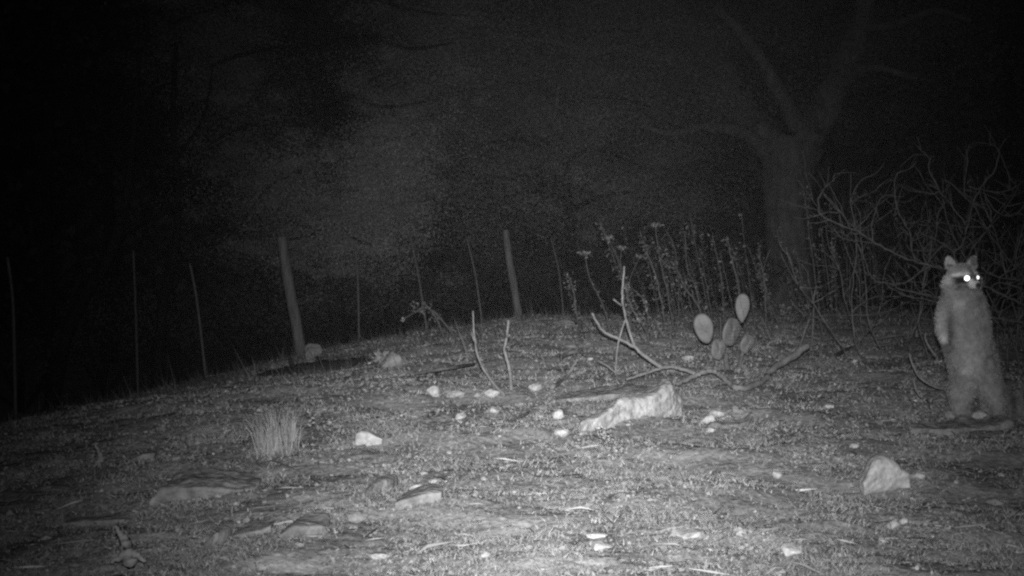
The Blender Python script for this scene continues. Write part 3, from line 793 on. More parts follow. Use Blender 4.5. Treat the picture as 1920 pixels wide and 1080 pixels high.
# ------------------------------------------------------------------ prickly pear
def pad(root, cx, cy, wpx, hpx, ang, d, taper=.25, thick=.018, face=0.0, name='pad'):
    """flat egg shaped pad; ang leans it in the picture, face turns it about its long axis"""
    c = P(cx, cy, d); k = d/F; a, b = wpx*k/2/math.cos(R(face))*1.15, hpx*k/2*1.04
    vs = []; fs = []; NR, NS = 7, 28
    rot = Matrix.Rotation(R(ang), 3, 'Y') @ Matrix.Rotation(R(face), 3, 'Z')
    for side in (-1, 1):
        for i in range(NR):
            s_ = i/(NR-1)
            for j in range(NS):
                th = 2*math.pi*j/NS; z = math.sin(th); x = math.cos(th)
                wz = 1-taper*(1-z)*.5-taper*.4*(max(0,-z)**2)+.025*math.sin(3*th+cx)+.018*math.sin(5*th+cy)
                p = Vector((x*a*wz*s_, side*thick*.5*(max(0,1-s_**2.6))**.5, z*b*s_))
                p.y += .004*math.sin(x*3+z*2)
                vs.append(c+rot@p)
    for o_ in (0, NR*NS):
        for i in range(NR-1):
            for j in range(NS):
                j2 = (j+1)%NS; fs.append((o_+i*NS+j, o_+(i+1)*NS+j, o_+(i+1)*NS+j2, o_+i*NS+j2))
    mb = MB(); mb.add(vs, fs)
    o = mb.build(name, M['cactus'], root)
    bm = bmesh.new(); bm.from_mesh(o.data); bmesh.ops.remove_doubles(bm, verts=bm.verts, dist=.0004); bmesh.ops.recalc_face_normals(bm, faces=bm.faces); bm.to_mesh(o.data); bm.free()
    ms = MB(); rnp = random.Random(int(cx))
    for u in range(-3, 4):
        for v in range(-4, 5):
            x = (u+.5*(v%2))/3.6; z = v/4.6
            if x*x+z*z > .85: continue
            wz = 1-taper*(1-z)*.5-taper*.4*(max(0,-z)**2)
            q_ = c+rot@Vector((x*a*wz, -thick*.5, z*b))
            for _ in range(2):
                dd = rot@Vector((rnp.uniform(-.4,.4), -1, rnp.uniform(-.5,.3)))
                tube(ms, [q_, q_+dd.normalized()*.013], (.0006,.0003), sides=3, n=1)
    ms.build('spines', M['spine'], o if False else root)
    return o
DC = 6.5
cb = gp(1368, 692)
cact = empty('prickly_pear', Vector((P(1368,690,DC).x, DC, g(P(1368,690,DC).x, DC))), 'prickly pear cactus with five flat round pads in the middle of the slope', 'cactus')
pad(cact, 1320, 616, 35, 58, -15, DC-.02, .15)
pad(cact, 1392, 578, 31, 55, 2, DC-.03, .45)
pad(cact, 1372, 622, 40, 54, 6, DC+.06, .08, face=52)
pad(cact, 1401, 645, 30, 38, 20, DC+.03, .15, face=45)
pad(cact, 1347, 655, 31, 41, -3, DC+.03, .15, face=40)
mbb = MB(); tube(mbb, [P(1366,700,DC), P(1362,680,DC+.02), P(1362,664,DC+.03)], (.018,.012), sides=7); mbb.build('stem', M['darkwood'], cact)
mbb = MB(); tube(mbb, [P(1380,700,DC+.02), P(1388,680,DC+.02), P(1392,660,DC+.01)], (.012,.009), sides=7); mbb.build('stem', M['darkwood'], cact)
mbb = MB(); tube(mbb, [P(1350,640,DC), P(1351,612,DC), P(1350,594,DC)], (.004,.003), sides=5); mbb.build('dry_stalk', M['weed'], cact)

# ------------------------------------------------------------------ bare brush on the right
def c3(L, z0=0, z1=0):
    n = max(1, len(L)-1)
    return [(1480+x/3, 200+y/3, z0+(z1-z0)*i/n) for i, (x, y) in enumerate(L)]
DB = 6.4
branchset('bare_shrub', 'bare arching shrub limb reaching left behind the raccoon head', 'shrub', DB, [
  ('limb', c3([(1000,945),(860,910),(735,882),(630,840),(540,795),(480,765),(420,722),(360,690),(225,637),(175,605),(163,545),(170,505),(205,450),(245,420),(258,375)]), .0065, .0025),
  ('twig', c3([(225,637),(170,650),(105,658)]), .004, .002),
  ('twig', c3([(175,605),(140,620),(115,612)]), .003, .002),
  ('branch', c3([(710,870),(690,800),(680,720),(640,640),(612,590),(597,520),(592,420),(612,375),(680,350),(718,305)], .05, .1), .0045, .0022),
  ('twig', c3([(612,590),(590,615),(605,560),(610,535)], .05, .05), .003, .002),
  ('branch', c3([(470,760),(468,700),(462,680),(475,620),(500,540),(530,505),(590,500)], 0, .1), .004, .002),
  ('twig', c3([(475,765),(380,755),(300,740),(262,700),(250,670)], 0, -.1), .003, .002),
  ('twig', c3([(710,870),(725,835),(720,805)], 0, -.05), .003, .002),
  ('twig', c3([(680,720),(640,705),(600,735)], .05, .1), .003, .002)], m='wood')
branchset('bare_shrub', 'tall bare shrub rising above the raccoon head with curling twigs', 'shrub', DB+.15, [
  ('limb', c3([(1010,1000),(960,900),(925,825),(970,780),(990,730),(1000,668),(1040,530),(1075,460),(1140,380),(1160,340),(1180,260),(1150,215),(1125,220)]), .0065, .0025),
  ('branch', c3([(1000,668),(950,605),(890,530),(840,470),(815,410),(785,350),(790,300),(760,260),(710,215)]), .0045, .0022),
  ('branch', c3([(930,830),(900,800),(850,762),(800,740),(752,717)]), .005, .003),
  ('branch', c3([(1035,550),(1070,620),(1110,690),(1160,760),(1210,830),(1290,930),(1330,990)], 0, .1), .0045, .0022),
  ('branch', c3([(870,410),(930,450),(990,510),(1035,550)], .1, 0), .003, .004),
  ('twig', c3([(840,480),(800,492),(760,482),(715,480)]), .004, .002),
  ('twig', c3([(835,465),(810,450),(792,435)]), .003, .002),
  ('branch', c3([(1010,450),(1070,465),(1140,478),(1200,480),(1290,440)], .1, .1), .004, .003),
  ('branch', c3([(1100,490),(1130,545),(1170,595),(1240,615),(1290,590),(1330,560)], .1, .1), .004, .003),
  ('branch', c3([(1190,270),(1215,340),(1240,400),(1235,470)], .1, .1), .003, .002),
  ('branch', c3([(990,520),(985,420),(1000,340),(1000,250),(1015,210)], .1, .15), .004, .002)], m='wood')
branchset('bare_shrub', 'low sagging shrub limb with upturned twigs left of the raccoon', 'shrub', DB+.1, [
  ('limb', c3([(990,1010),(900,935),(860,905),(800,895),(740,930),(690,970),(640,992),(600,1000),(545,995),(480,975),(455,950),(430,880),(405,780),(398,680),(400,590)]), .006, .0025),
  ('branch', c3([(740,930),(780,875),(830,810),(870,780),(905,775)]), .005, .002),
  ('branch', c3([(740,930),(700,900),(660,880)]), .003, .002),
  ('twig', c3([(545,995),(580,1040),(560,1070)]), .003, .002),
  ('branch', c3([(700,805),(760,812),(830,800),(890,775)], .05, .05), .003, .002),
  ('branch', c3([(790,850),(800,770),(830,700),(835,600),(870,560)], .1, .1), .004, .002)], m='wood')
branchset('bare_shrub', 'straight pale shrub limbs pointing left at the raccoon shoulder', 'shrub', DB-.1, [
  ('limb', c3([(990,1100),(900,1080),(810,1066),(700,1045),(600,1018)]), .006, .004),
  ('branch', c3([(940,1110),(850,1100),(740,1080),(640,1060),(590,1030)]), .005, .003)], m='wood')
branchset('bare_shrub', 'bare shrub limbs reaching right from the raccoon neck to the photo edge', 'shrub', DB, [
  ('limb', c3([(1010,985),(1090,1005),(1160,1040),(1230,1075),(1330,1120),(1400,1150)]), .008, .005),
  ('branch', c3([(1080,900),(1110,930),(1180,960),(1260,970),(1340,975)]), .005, .003),
  ('branch', c3([(1180,960),(1230,930),(1280,905),(1340,900)]), .004, .002),
  ('branch', c3([(1130,1030),(1170,990),(1230,1000),(1320,1030)]), .004, .003),
  ('twig', c3([(1180,960),(1185,1010),(1200,1030)]), .003, .002),
  ('branch', c3([(1050,1160),(1120,1180),(1200,1195),(1330,1215)]), .007, .005)], m='wood')
# random fine twiggery in the same brush
rn3 = random.Random(21)
for i in range(25):
    bx = rn3.uniform(1560, 1960); d0 = DB+rn3.uniform(.5, 2.6); d = rd(d0); k = F/d
    b = P(bx, 600, d); bpy_ = float(proj((b.x,b.y,g(b.x,b.y)))[1][0])
    H = rn3.uniform(.6, 1.05)*k*1.0
    pts = [(bx, bpy_, 0)]; x, y = bx, bpy_; a = rn3.uniform(-.5, .4)
    for s_ in range(7):
        a += rn3.uniform(-.35,.35); x += math.sin(a)*H/7; y -= math.cos(a)*H/7; pts.append((x, y, rn3.uniform(-.1,.1)))
    paths = [('limb', pts, .005, .0018)]
    for j in range(6):
        q0 = pts[rn3.randint(2,6)]; x, y = q0[0], q0[1]; a = rn3.uniform(-1.4,1.4); tw = [q0]
        for s_ in range(4):
            a += rn3.uniform(-.5,.5); x += math.sin(a)*H*.07; y -= math.cos(a)*H*.07; tw.append((x,y,q0[2]+rn3.uniform(-.1,.1)))
        paths.append(('twig', tw, .003, .0015))
    branchset('bare_shrub', 'faint bare twiggy shrub deep in the dark brush on the right', 'shrub', d0, paths, m='darkwood', group='bare shrubs in the dark brush')

# ------------------------------------------------------------------ trees
def leaves_along(segs, n, spread, size, tone, parent, name='crown', sd=.2, cl=420, back=.35):
    """segs: list of (p0,p1) world points; leaves are gathered into clumps along them"""
    S = np.array([[list(a), list(b)] for a, b in segs]); L = np.linalg.norm(S[:,1]-S[:,0], axis=1)
    nc = max(8, n//cl); k = RNG.choice(len(S), nc, p=L/L.sum()); t = RNG.uniform(size=(nc,1))
    cc_ = S[k,0]*(1-t)+S[k,1]*t + RNG.normal(size=(nc,3))*spread + np.array([0,back,0])
    cr = RNG.uniform(.35, 1.1, nc)*spread*.6; ct = RNG.uniform(.7, 1.3, nc)
    j = RNG.integers(0, nc, n)
    v = RNG.normal(size=(n,3))*cr[j][:,None]*np.array([1,1,.55])
    return fast_mesh(name, flakes(cc_[j]+v, RNG.uniform(.6,1.4,n)*size, .5), 4, M['leaf'], np.clip(ct[j]*RNG.normal(tone,tone*sd,n),.02,.6), parent)
def tree(name, label, d, trunk, limbs, leafy, m='bark', base=None, group=None, leafname='crown', bname='limb'):
    """trunk: list of (px,py,r); limbs: lists of (px,py,dd,r)"""
    w_ = [P(x,y,d) for x,y,_ in trunk]; rr_ = [r for *_, r in trunk]
    b = w_[0].copy(); b.z = min(b.z, g(b.x,b.y)-.05); w_[0] = b
    root = empty(name, b, label, 'tree', group)
    mb = MB(); tube(mb, w_, rr_, sides=16, wob=.05, n=8); mb.build('trunk', M[m], root)
    segs = []
    for L in limbs:
        q_ = [P(x,y,d+dd) for x,y,dd,_ in L]
        mb = MB(); tube(mb, q_, [l[3] for l in L], sides=9, wob=.08, n=6, jit=L[-1][3]*.3); mb.build(bname, M[m], root)
        segs += [(q_[i], q_[i+1]) for i in range(len(q_)//2, len(q_)-1)]
    if leafy: leaves_along(segs, *leafy, root, leafname)
    return root
DT = 20.0
pxr = DT/F
tree('oak_tree', 'big forked oak with a thick trunk behind the prickly pear', DT,
  [(1483,600,58*pxr),(1483,540,48*pxr),(1482,470,46*pxr),(1478,400,46*pxr),(1476,340,48*pxr),(1483,290,50*pxr),(1490,260,44*pxr)],
  [[(1480,340,0,36*pxr),(1450,285,0,34*pxr),(1410,235,.1,30*pxr),(1370,170,.2,28*pxr),(1335,110,.3,25*pxr),(1290,50,.4,22*pxr),(1240,-20,.5,18*pxr)],
   [(1500,300,0,36*pxr),(1530,230,0,32*pxr),(1565,160,0,28*pxr),(1595,100,-.1,26*pxr),(1615,40,-.2,22*pxr),(1630,-30,-.3,18*pxr)],
   [(1495,240,0,20*pxr),(1460,170,-.2,15*pxr),(1425,110,-.3,13*pxr),(1385,60,-.4,11*pxr),(1340,10,-.5,9*pxr)],
   [(1450,300,0,16*pxr),(1415,262,-.2,13*pxr),(1370,242,-.4,11*pxr),(1320,238,-.6,8*pxr),(1260,250,-.8,6*pxr),(1200,236,-1.0,4*pxr)],
   [(1370,165,.2,15*pxr),(1310,135,-.2,12*pxr),(1250,120,-.5,10*pxr),(1180,92,-.9,8*pxr),(1120,98,-1.2,6*pxr),(1080,120,-1.4,5*pxr),(1050,160,-1.5,4*pxr),(1040,225,-1.5,3*pxr)],
   [(1120,98,-1.2,6*pxr),(1040,80,-1.5,5*pxr),(970,70,-1.8,4*pxr),(900,60,-2.0,3*pxr)],
   [(1565,160,0,14*pxr),(1610,130,-.2,9*pxr),(1660,130,-.4,7*pxr),(1720,150,-.6,5*pxr)],
   [(1610,50,-.2,12*pxr),(1680,45,-.4,8*pxr),(1750,20,-.6,6*pxr),(1820,40,-.8,4*pxr)],
   [(1310,75,.4,10*pxr),(1240,40,.3,8*pxr),(1160,30,.2,6*pxr),(1080,10,.1,5*pxr)]],
  (140000, .75, .034, .19))
DJ = 15.5
tree('juniper_tree', 'shaggy juniper tree with drooping foliage above the thick wooden post', DJ,
  [(640,690,.10),(632,600,.09),(625,500,.085),(610,380,.08),(600,250,.07),(590,120,.06),(580,0,.05),(575,-150,.03)],
  [[(612,400,0,.05),(660,370,-.3,.035),(710,385,-.5,.025),(750,420,-.7,.01)],
   [(606,330,0,.05),(660,290,-.3,.035),(720,265,-.5,.025),(785,250,-.7,.01)],
   [(604,300,0,.04),(560,320,-.4,.03),(510,345,-.6,.02),(455,410,-.8,.008)],
   [(600,240,0,.04),(530,230,-.3,.03),(450,240,-.5,.02),(380,280,-.6,.008)],
   [(596,200,0,.04),(650,180,-.3,.03),(720,200,-.6,.02),(800,190,-.8,.008)],
   [(590,100,0,.04),(520,90,-.2,.03),(430,110,-.4,.02),(350,150,-.5,.008)],
   [(588,80,0,.04),(680,60,-.3,.03),(760,90,-.5,.02),(850,80,-.7,.008)],
   [(612,420,0,.03),(600,430,-.4,.02),(570,445,-.7,.015),(520,450,-.9,.008)],
   [(612,410,0,.03),(640,430,-.5,.02),(670,450,-.8,.015),(700,460,-.9,.008)],
   [(580,0,0,.04),(520,-20,-.2,.03),(420,10,-.4,.02),(330,40,-.5,.008)],
   [(580,-20,0,.04),(680,-10,-.2,.03),(780,20,-.4,.02),(880,30,-.5,.008)]],
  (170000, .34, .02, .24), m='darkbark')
jt = [o for o in COL.objects if o.name == 'juniper_tree'][0]
_sg = []
for L in ([(660,370,-.3),(710,385,-.5),(745,415,-.7)],[(660,290,-.3),(720,265,-.5),(780,250,-.7)],[(600,430,-.4),(570,445,-.7)],[(640,430,-.5),(690,450,-.8)],[(560,320,-.4),(500,350,-.6)],[(700,300,-.5),(740,330,-.6)]):
    q_ = [P(x,y,DJ+dd-.4) for x,y,dd in L]; _sg += list(zip(q_[:-1], q_[1:]))
leaves_along(_sg, 70000, .24, .02, .34, jt, 'bough_foliage', cl=160)
tree('juniper_tree', 'dim leafy tree filling the gap left of the forked oak', 19.0,
  [(1080,600,.09),(1075,500,.08),(1065,380,.07),(1060,250,.06),(1050,100,.05),(1045,-60,.03)],
  [[(1066,400,0,.04),(1120,370,-.3,.03),(1190,360,-.5,.01)],[(1066,380,0,.04),(1010,360,-.3,.03),(940,370,-.5,.01)],
   [(1062,300,0,.04),(1120,280,-.3,.03),(1200,310,-.5,.01)],[(1062,280,0,.04),(990,260,-.3,.03),(900,270,-.5,.01)],
   [(1058,200,0,.04),(1130,180,-.3,.03),(1220,200,-.5,.01)],[(1056,180,0,.04),(980,160,-.3,.03),(890,160,-.5,.01)],
   [(1052,100,0,.04),(1120,60,-.3,.03),(1200,60,-.5,.01)],[(1050,80,0,.04),(970,60,-.3,.03),(880,40,-.5,.01)],
   [(1048,0,0,.04),(1130,-20,-.3,.03),(1230,0,-.5,.01)]],
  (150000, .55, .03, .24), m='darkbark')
for args in [
  ('leaning bare tree in the dark at the left, slanting up right', 12.5, [(90,700,.07),(125,625,.06),(165,545,.055),(205,480,.05),(235,380,.04),(250,250,.03),(262,90,.02)], [[(205,480,0,.025),(240,430,.1,.02),(300,400,.2,.01)],[(240,330,0,.025),(200,260,.1,.02),(170,180,.2,.01)],[(165,545,0,.02),(150,470,.1,.015),(145,380,.1,.01)]]),
  ('slim bare tree in the dark between the two left fence posts', 13.5, [(290,715,.06),(300,640,.055),(308,560,.05),(325,490,.04),(335,380,.035),(325,240,.03),(330,80,.02)], [[(308,560,0,.02),(345,510,.1,.015),(372,495,.1,.01)],[(333,400,0,.02),(290,330,.1,.015),(270,240,.2,.01)],[(330,300,0,.02),(380,220,.1,.015),(400,120,.2,.01)]]),
  ('upright bare tree at the dark left edge', 15, [(95,780,.06),(90,640,.06),(92,500,.055),(88,350,.05),(95,200,.04),(90,30,.03)], [[(92,480,0,.02),(60,400,.1,.015),(40,300,.2,.01)],[(90,330,0,.02),(130,260,.1,.015),(150,170,.2,.01)]])]:
    tree('bare_tree', args[0], args[1], args[2], args[3], None, m='darkbark')
# dark undergrowth beyond the fence
rn5 = random.Random(77)
for i, (px, py, d, wd, hh) in enumerate([(40,690,14,1.3,1.0),(190,700,15,1.5,1.1),(330,690,15.5,1.4,.9),(470,660,16,1.5,.9),(620,640,16.5,1.6,.9),(770,620,17,1.5,.8),(910,600,18,1.6,.8),(1060,600,17.5,1.5,.8),(1230,590,16,1.4,.9),(1370,590,17,1.4,.8),(1620,590,15,1.7,1.1),(1780,590,14,1.6,1.2),(1900,600,15,1.5,1.3)]):
    b = P(px, py, d); b.z = g(b.x, b.y)
    root = empty('dark_shrub', b, 'dark shrub beyond the fence posts, %s from the left' % ['first','second','third','fourth','fifth','sixth','seventh','eighth','ninth','tenth','eleventh','twelfth','thirteenth'][i], 'shrub', 'dark shrubs beyond the fence')
    mb = MB()
    C_ = []
    for _ in range(9):
        tp_ = b+Vector((rn5.gauss(0,wd*.35), rn5.gauss(0,.4), hh*rn5.uniform(.5,1.1)))
        md_ = b.lerp(tp_, .5)+Vector((rn5.gauss(0,.1),0,.05)); tube(mb, [b, md_, tp_], (.02,.005), sides=5, n=3); C_ += [tp_, md_.lerp(tp_,.5)]
    mb.build('stem', M['darkbark'], root)
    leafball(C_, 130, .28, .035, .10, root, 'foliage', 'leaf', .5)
# woods far behind, barely reached by the flash
rn4 = random.Random(31)
for i in range(8):
    px = -100+i*280+rn4.uniform(-40,40); d = rn4.uniform(21, 32); k = F/d
    b = P(px, 600, d); base_py = float(proj((b.x,b.y,g(b.x,b.y)))[1][0]); H = rn4.uniform(4.5,6.5)*k
    tk = [(px+rn4.uniform(-15,15)*j/6, base_py-H*j/6, .16-.02*j) for j in range(7)]
    lb = []
    for j in range(6):
        t0 = rn4.uniform(.35, .95); x0, y0 = px, base_py-H*t0; s_ = rn4.choice((-1,1))*rn4.uniform(.8,1.6)*k
        lb.append([(x0,y0,0,.05),(x0+s_*.5,y0-.3*k,rn4.uniform(-.5,.5),.03),(x0+s_,y0-.2*k,rn4.uniform(-1,1),.01)])
    tree('oak_tree', 'far tree of the dark woods behind the fence', d, tk, lb, (9000, .7, .06, .05), m='darkbark', group='trees of the dark woods')

# thin scattering volume added to lift the blacks and give grain
hb_ = MB(); x0,x1,y0,y1,z0,z1 = -160,160,-70,240,-6,16
hb_.add([(x0,y0,z0),(x1,y0,z0),(x1,y1,z0),(x0,y1,z0),(x0,y0,z1),(x1,y0,z1),(x1,y1,z1),(x0,y1,z1)], [(0,3,2,1),(4,5,6,7),(0,1,5,4),(1,2,6,5),(2,3,7,6),(3,0,4,7)])
hm = bpy.data.materials.new('added_veil'); hm.use_nodes = True; hn = hm.node_tree; hn.nodes.clear()
ho = hn.nodes.new('ShaderNodeOutputMaterial'); hv = hn.nodes.new('ShaderNodeVolumePrincipled')
hv.inputs['Color'].default_value = (.9,.9,.9,1); hv.inputs['Density'].default_value = 0.0010
hn.links.new(hv.outputs[0], ho.inputs['Volume'])
hz = hb_.build('added_haze', hm, smooth=False); props(hz, 'thin scattering air added over the slope to lift the blacks', 'added_haze', kind='stuff')

# the wood beyond: one mass of foliage closing off the sky
N = 520000; nc = 5000
cx_ = RNG.uniform(-34, 34, nc); cy_ = RNG.uniform(27, 36, nc); cz_ = RNG.uniform(-2.4, 8.5, nc); ct_ = RNG.uniform(.5, 1.3, nc); cs_ = RNG.uniform(.7, 1.7, nc)
j = RNG.integers(0, nc, N); V_ = RNG.normal(size=(N,3))*cs_[j][:,None]*np.array([.6,.5,.45])
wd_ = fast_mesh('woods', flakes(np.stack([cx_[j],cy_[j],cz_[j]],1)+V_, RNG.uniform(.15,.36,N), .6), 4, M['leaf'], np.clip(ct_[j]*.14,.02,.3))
props(wd_, 'dark far wood closing the view behind the fence', 'woods', kind='stuff')

# ------------------------------------------------------------------ raccoon
DR = 5.3; K = DR/F
def RP(px, py, dy=0.0):
    return P(px, py, DR+dy)
yaw = R(35-18.8)
HF = Vector((math.sin(yaw), -math.cos(yaw), -.02)).normalized()
HR = Vector((math.cos(yaw), math.sin(yaw), 0)); HU = HR.cross(HF)*1.0
if HU.z < 0: HU = -HU
HC = RP(1804, 517, -.02)
def HL(x, y, z): return HC + HR*x + HF*y + HU*z
bm = bmesh.new()
def ball(c, r, frame=None, sub=3):
    """r: radius or (rx,ry,rz) ; frame: 3 axes"""
    if not hasattr(r, '__len__'): r = (r, r, r)
    ax = frame or (Vector((1,0,0)), Vector((0,1,0)), Vector((0,0,1)))
    Mx = Matrix([[ax[j][i]*r[j] for j in range(3)]+[c[i]] for i in range(3)]+[[0,0,0,1]])
    bmesh.ops.create_icosphere(bm, subdivisions=sub, radius=1, matrix=Mx)
def chain(nodes, n=7, flat=1.0):
    """nodes: (Vector, r) or (Vector, rx, ry)"""
    q_ = catmull([(*p, rx, ry) for p, rx, ry in nodes], n)
    for x in q_:
        ball(Vector(x[:3]), (x[3], x[4], (x[3]+x[4])/2), sub=2)
# torso
T = [(1806,552,-.0,32,.060),(1806,572,.0,41,.072),(1808,600,.0,45,.082),(1814,640,.0,46,.088),(1821,668,.0,48,.090),(1826,688,.01,48,.082)]
chain([(RP(x,y,dy), r*K, ry) for x,y,dy,r,ry in T], 8)
# neck and ruff
chain([(RP(1803,553,0), 37*K, .06), (RP(1800,536,0), 32*K, .052), (RP(1804,520,.01), 26*K, .05)], 6)
# arms
HD = {}
for key, S_ in (('a', [(1777,566,-.005,15,.036),(1769,590,-.025,14,.034),(1767,615,-.045,13,.029),(1770,632,-.06,10,.019),(1773,643,-.066,7,.012)]),
                ('b', [(1834,566,-.01,15,.034),(1842,592,-.035,13,.030),(1847,618,-.055,12,.025),(1850,638,-.07,9,.017),(1852,648,-.078,7,.012)])):
    chain([(RP(x,y,dy), r*K, ry) for x,y,dy,r,ry in S_], 7)
    x, y, dy = S_[-1][:3]; sg = 1 if key == 'a' else -1
    palm = RP(x, y+3, dy); ball(palm, (.015,.010,.016))
    for f_, (ox, ln, sp) in enumerate(((-.011,.020,-.007),(-.004,.026,-.002),(.004,.026,.003),(.011,.020,.008))):
        a0 = palm+Vector((ox,-.002,-.010)); a1 = a0+Vector((sp*.5,-.006,-ln*.55)); a2 = a1+Vector((sp*.5,.003,-ln*.45))
        chain([(a0,.0048,.0048),(a1,.0043,.0043),(a2,.0034,.0034)], 3)
    a0 = palm+Vector((sg*.013,-.003,-.001)); a1 = a0+Vector((sg*.008,-.006,-.010)); chain([(a0,.005,.005),(a1,.004,.004),(a1+Vector((0,-.002,-.006)),.0035,.0035)], 3)
# legs: thigh, knee, shank, hock and long flat foot
for S_ in ([(1810,712,.0,30,.075),(1801,742,-.02,23,.055),(1802,762,-.012,18,.038),(1805,776,.0,15,.026)],
           [(1849,712,.0,28,.078),(1863,742,-.02,20,.055),(1871,762,-.012,15,.038),(1876,776,.0,13,.026)]):
    chain([(RP(x,y,dy), r*K, ry) for x,y,dy,r,ry in S_], 7)
    x = S_[-1][0]
    hb = RP(x,784,0)
    chain([(hb+Vector((0,.02,.010)),.024,.02),(hb+Vector((-.006,-.02,.006)),.024,.02),(hb+Vector((-.02,-.062,.002)),.022,.016)], 5)
    for f_ in range(5):
        a0 = hb+Vector((-.023+(f_-2)*.0095,-.072,-.002)); a1 = a0+Vector(((f_-2)*.003,-.022+abs(f_-2)*.003,-.004))
        chain([(a0,.0062,.0062),(a1,.005,.005)], 3)
# tail, lying back to the right
TL = [(RP(1850,755,.07),.030),(RP(1875,768,.13),.034),(RP(1898,762,.17),.036),(RP(1925,752,.20),.035),(RP(1950,748,.22),.028),(RP(1966,748,.23),.014)]
chain([(p, r, r) for p, r in TL], 8)
# head
fr = (HR, HF, HU)
ball(HL(0,0,.002), (.056,.062,.046), fr)
ball(HL(0,.035,-.006), (.042,.040,.034), fr)
for s_ in (-1,1):
    ball(HL(s_*.043,.008,-.024), (.030,.036,.026), fr)
    ball(HL(s_*.022,.050,.004), (.017,.012,.012), fr)
q_ = [(HL(0,.050,-.014),.026,.024),(HL(0,.078,-.024),.019,.018),(HL(0,.100,-.030),.013,.012)]
chain(q_, 6)
ball(HL(0,.075,-.037), (.013,.022,.008), fr)        # lower jaw
for s_ in (-1,1):
    e = HL(s_*.052, -.008, .050); tip = (HU*1.0+HR*s_*.35).normalized(); sd_ = HR*1.0-tip*HR.dot(tip); sd_.normalize(); fw = sd_.cross(tip)
    ball(e-tip*.006, (.025,.010,.024), (sd_, fw, tip)); ball(e+tip*.012, (.017,.008,.019), (sd_, fw, tip))
me = bpy.data.meshes.new('tmp'); bm.to_mesh(me); bm.free()
to = bpy.data.objects.new('tmp', me); COL.objects.link(to)
rm = to.modifiers.new('r', 'REMESH'); rm.mode = 'VOXEL'; rm.voxel_size = .0042
smm = to.modifiers.new('s', 'SMOOTH'); smm.factor = .5; smm.iterations = 3
dg = bpy.context.evaluated_depsgraph_get()
bmesh_me = bpy.data.meshes.new_from_object(to.evaluated_get(dg)); bpy.data.objects.remove(to)
n = len(bmesh_me.vertices); co = np.zeros(n*3, np.float32); bmesh_me.vertices.foreach_get('co', co); co = co.reshape(-1,3)
# hollow the front of each ear into a cup
hc = np.array(HC); hr, hf, hu = (np.array(v) for v in (HR, HF, HU))
def hloc(Q):
    d = Q-hc; return d@hr, d@hf, d@hu
x, y, z = hloc(co)
for s_ in (-1,1):
    dd = np.sqrt(((x-s_*.055)/.021)**2+((z-.056)/.023)**2)
    mk = (dd < 1) & (y > -.012) & (y < .03)
    co[mk] -= (hf*.010*(1-dd[mk,None]**2))
bmesh_me.vertices.foreach_set('co', co.ravel()); bmesh_me.update()
def sstep(a, b, t): 
    t = np.clip((t-a)/(b-a), 0, 1); return t*t*(3-2*t)
def tone_of(Q):
    """coat pattern of a raccoon: grizzled grey coat, paler chest and belly, mask, pale brow, muzzle and ear rims, ringed tail; shade painted beside the arms and under the head"""
    px, py = proj(Q)
    t = np.full(len(Q), .17)
    t += .045*patch(Q[:,0], Q[:,2]*.6, 40, .05)
    # chest blaze, belly patch, painted shade between arms and body
    fr_ = Q[:,1] < DR
    t += .10*np.exp(-((px-1798)/12)**2-((py-567)/16)**2)*fr_
    t += .08*np.exp(-((px-1812)/10)**2-((py-695)/8)**2)*fr_
    t += .05*np.exp(-((px-1828)/26)**2-((py-672)/40)**2)*fr_
    t -= .09*np.exp(-((px-1783)/6)**2-((py-620)/45)**2)*fr_  # this and the next dark band: arm-to-body shade put into the tone
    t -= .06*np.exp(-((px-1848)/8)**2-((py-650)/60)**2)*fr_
    t += .07*np.exp(-((px-1760)/12)**2-((py-592)/40)**2)
    # pale wrists, dark paws
    for cx, cy, am_ in ((1770,634,.14),(1859,640,.03)):
        t += am_*np.exp(-((px-cx)/6)**2-((py-cy)/9)**2)*(Q[:,1] < DR-.06)
    t = np.where((py > 643) & (py < 675) & (Q[:,1] < DR-.07) & ((px < 1783) | ((px>1848)&(px<1875))), np.where(px < 1800, .085, .125), t)
    t = np.where(py > 779, .14, t)
    # head
    x, y, z = hloc(Q); hd = (z > -.055) & (np.abs(x) < .085) & (y > -.08) & (y < .13) & (py < 552)
    ax = np.abs(x)
    th = np.full(len(Q), .20)
    brow = np.exp(-((z-(.020-.30*ax))/.008)**2)*sstep(-.01,.02,y)*(ax>.008)*(ax<.075)
    th += .30*brow
    cheek = np.exp(-((ax-.060)/.022)**2-((z+.018)/.018)**2); th += .20*cheek
    muz = sstep(.055,.075,y)*(z < -.006); th = th*(1-muz)+.46*muz
    ridge = np.exp(-(x/.007)**2)*sstep(.03,.05,y)*(z>-.012); th = th*(1-ridge)+.13*ridge
    mz = -.007-.34*(ax-.02)
    mask = np.exp(-(((z-mz)/.0175)**4))*np.exp(-(((ax-.034)/.031)**4))*sstep(-.015,.012,y)*(y<.075)
    th = th*(1-mask)+.018*mask
    ear = (z > .040)
    th = np.where(ear, .20, th)
    for s_ in (-1,1):
        dd = np.sqrt(((x-s_*.055)/.024)**2+((z-.056)/.028)**2)
        th = np.where((dd < .75) & (y > -.014), .11, th); th = np.where((dd >= .75) & (z > .045), .27, th)
    th = np.where((y > .104), .05, th)
    under = (z < -.036) & (y < .06); th = np.where(under & (np.abs(x)<.05), .12, th)  # shade under the head painted into the tone
    t = np.where(hd, th, t)
    # tail rings
    tl = (px > 1880) & (Q[:,1] > DR+.08)
    t = np.where(tl, np.where(np.sin((px-1880)/4.0) > -.2, .16, .08), t)
    return np.clip(t, .02, .6)
at = bmesh_me.attributes.new('tone', 'FLOAT', 'POINT'); at.data.foreach_set('value', (tone_of(co.astype(float))*1.05).astype(np.float32))
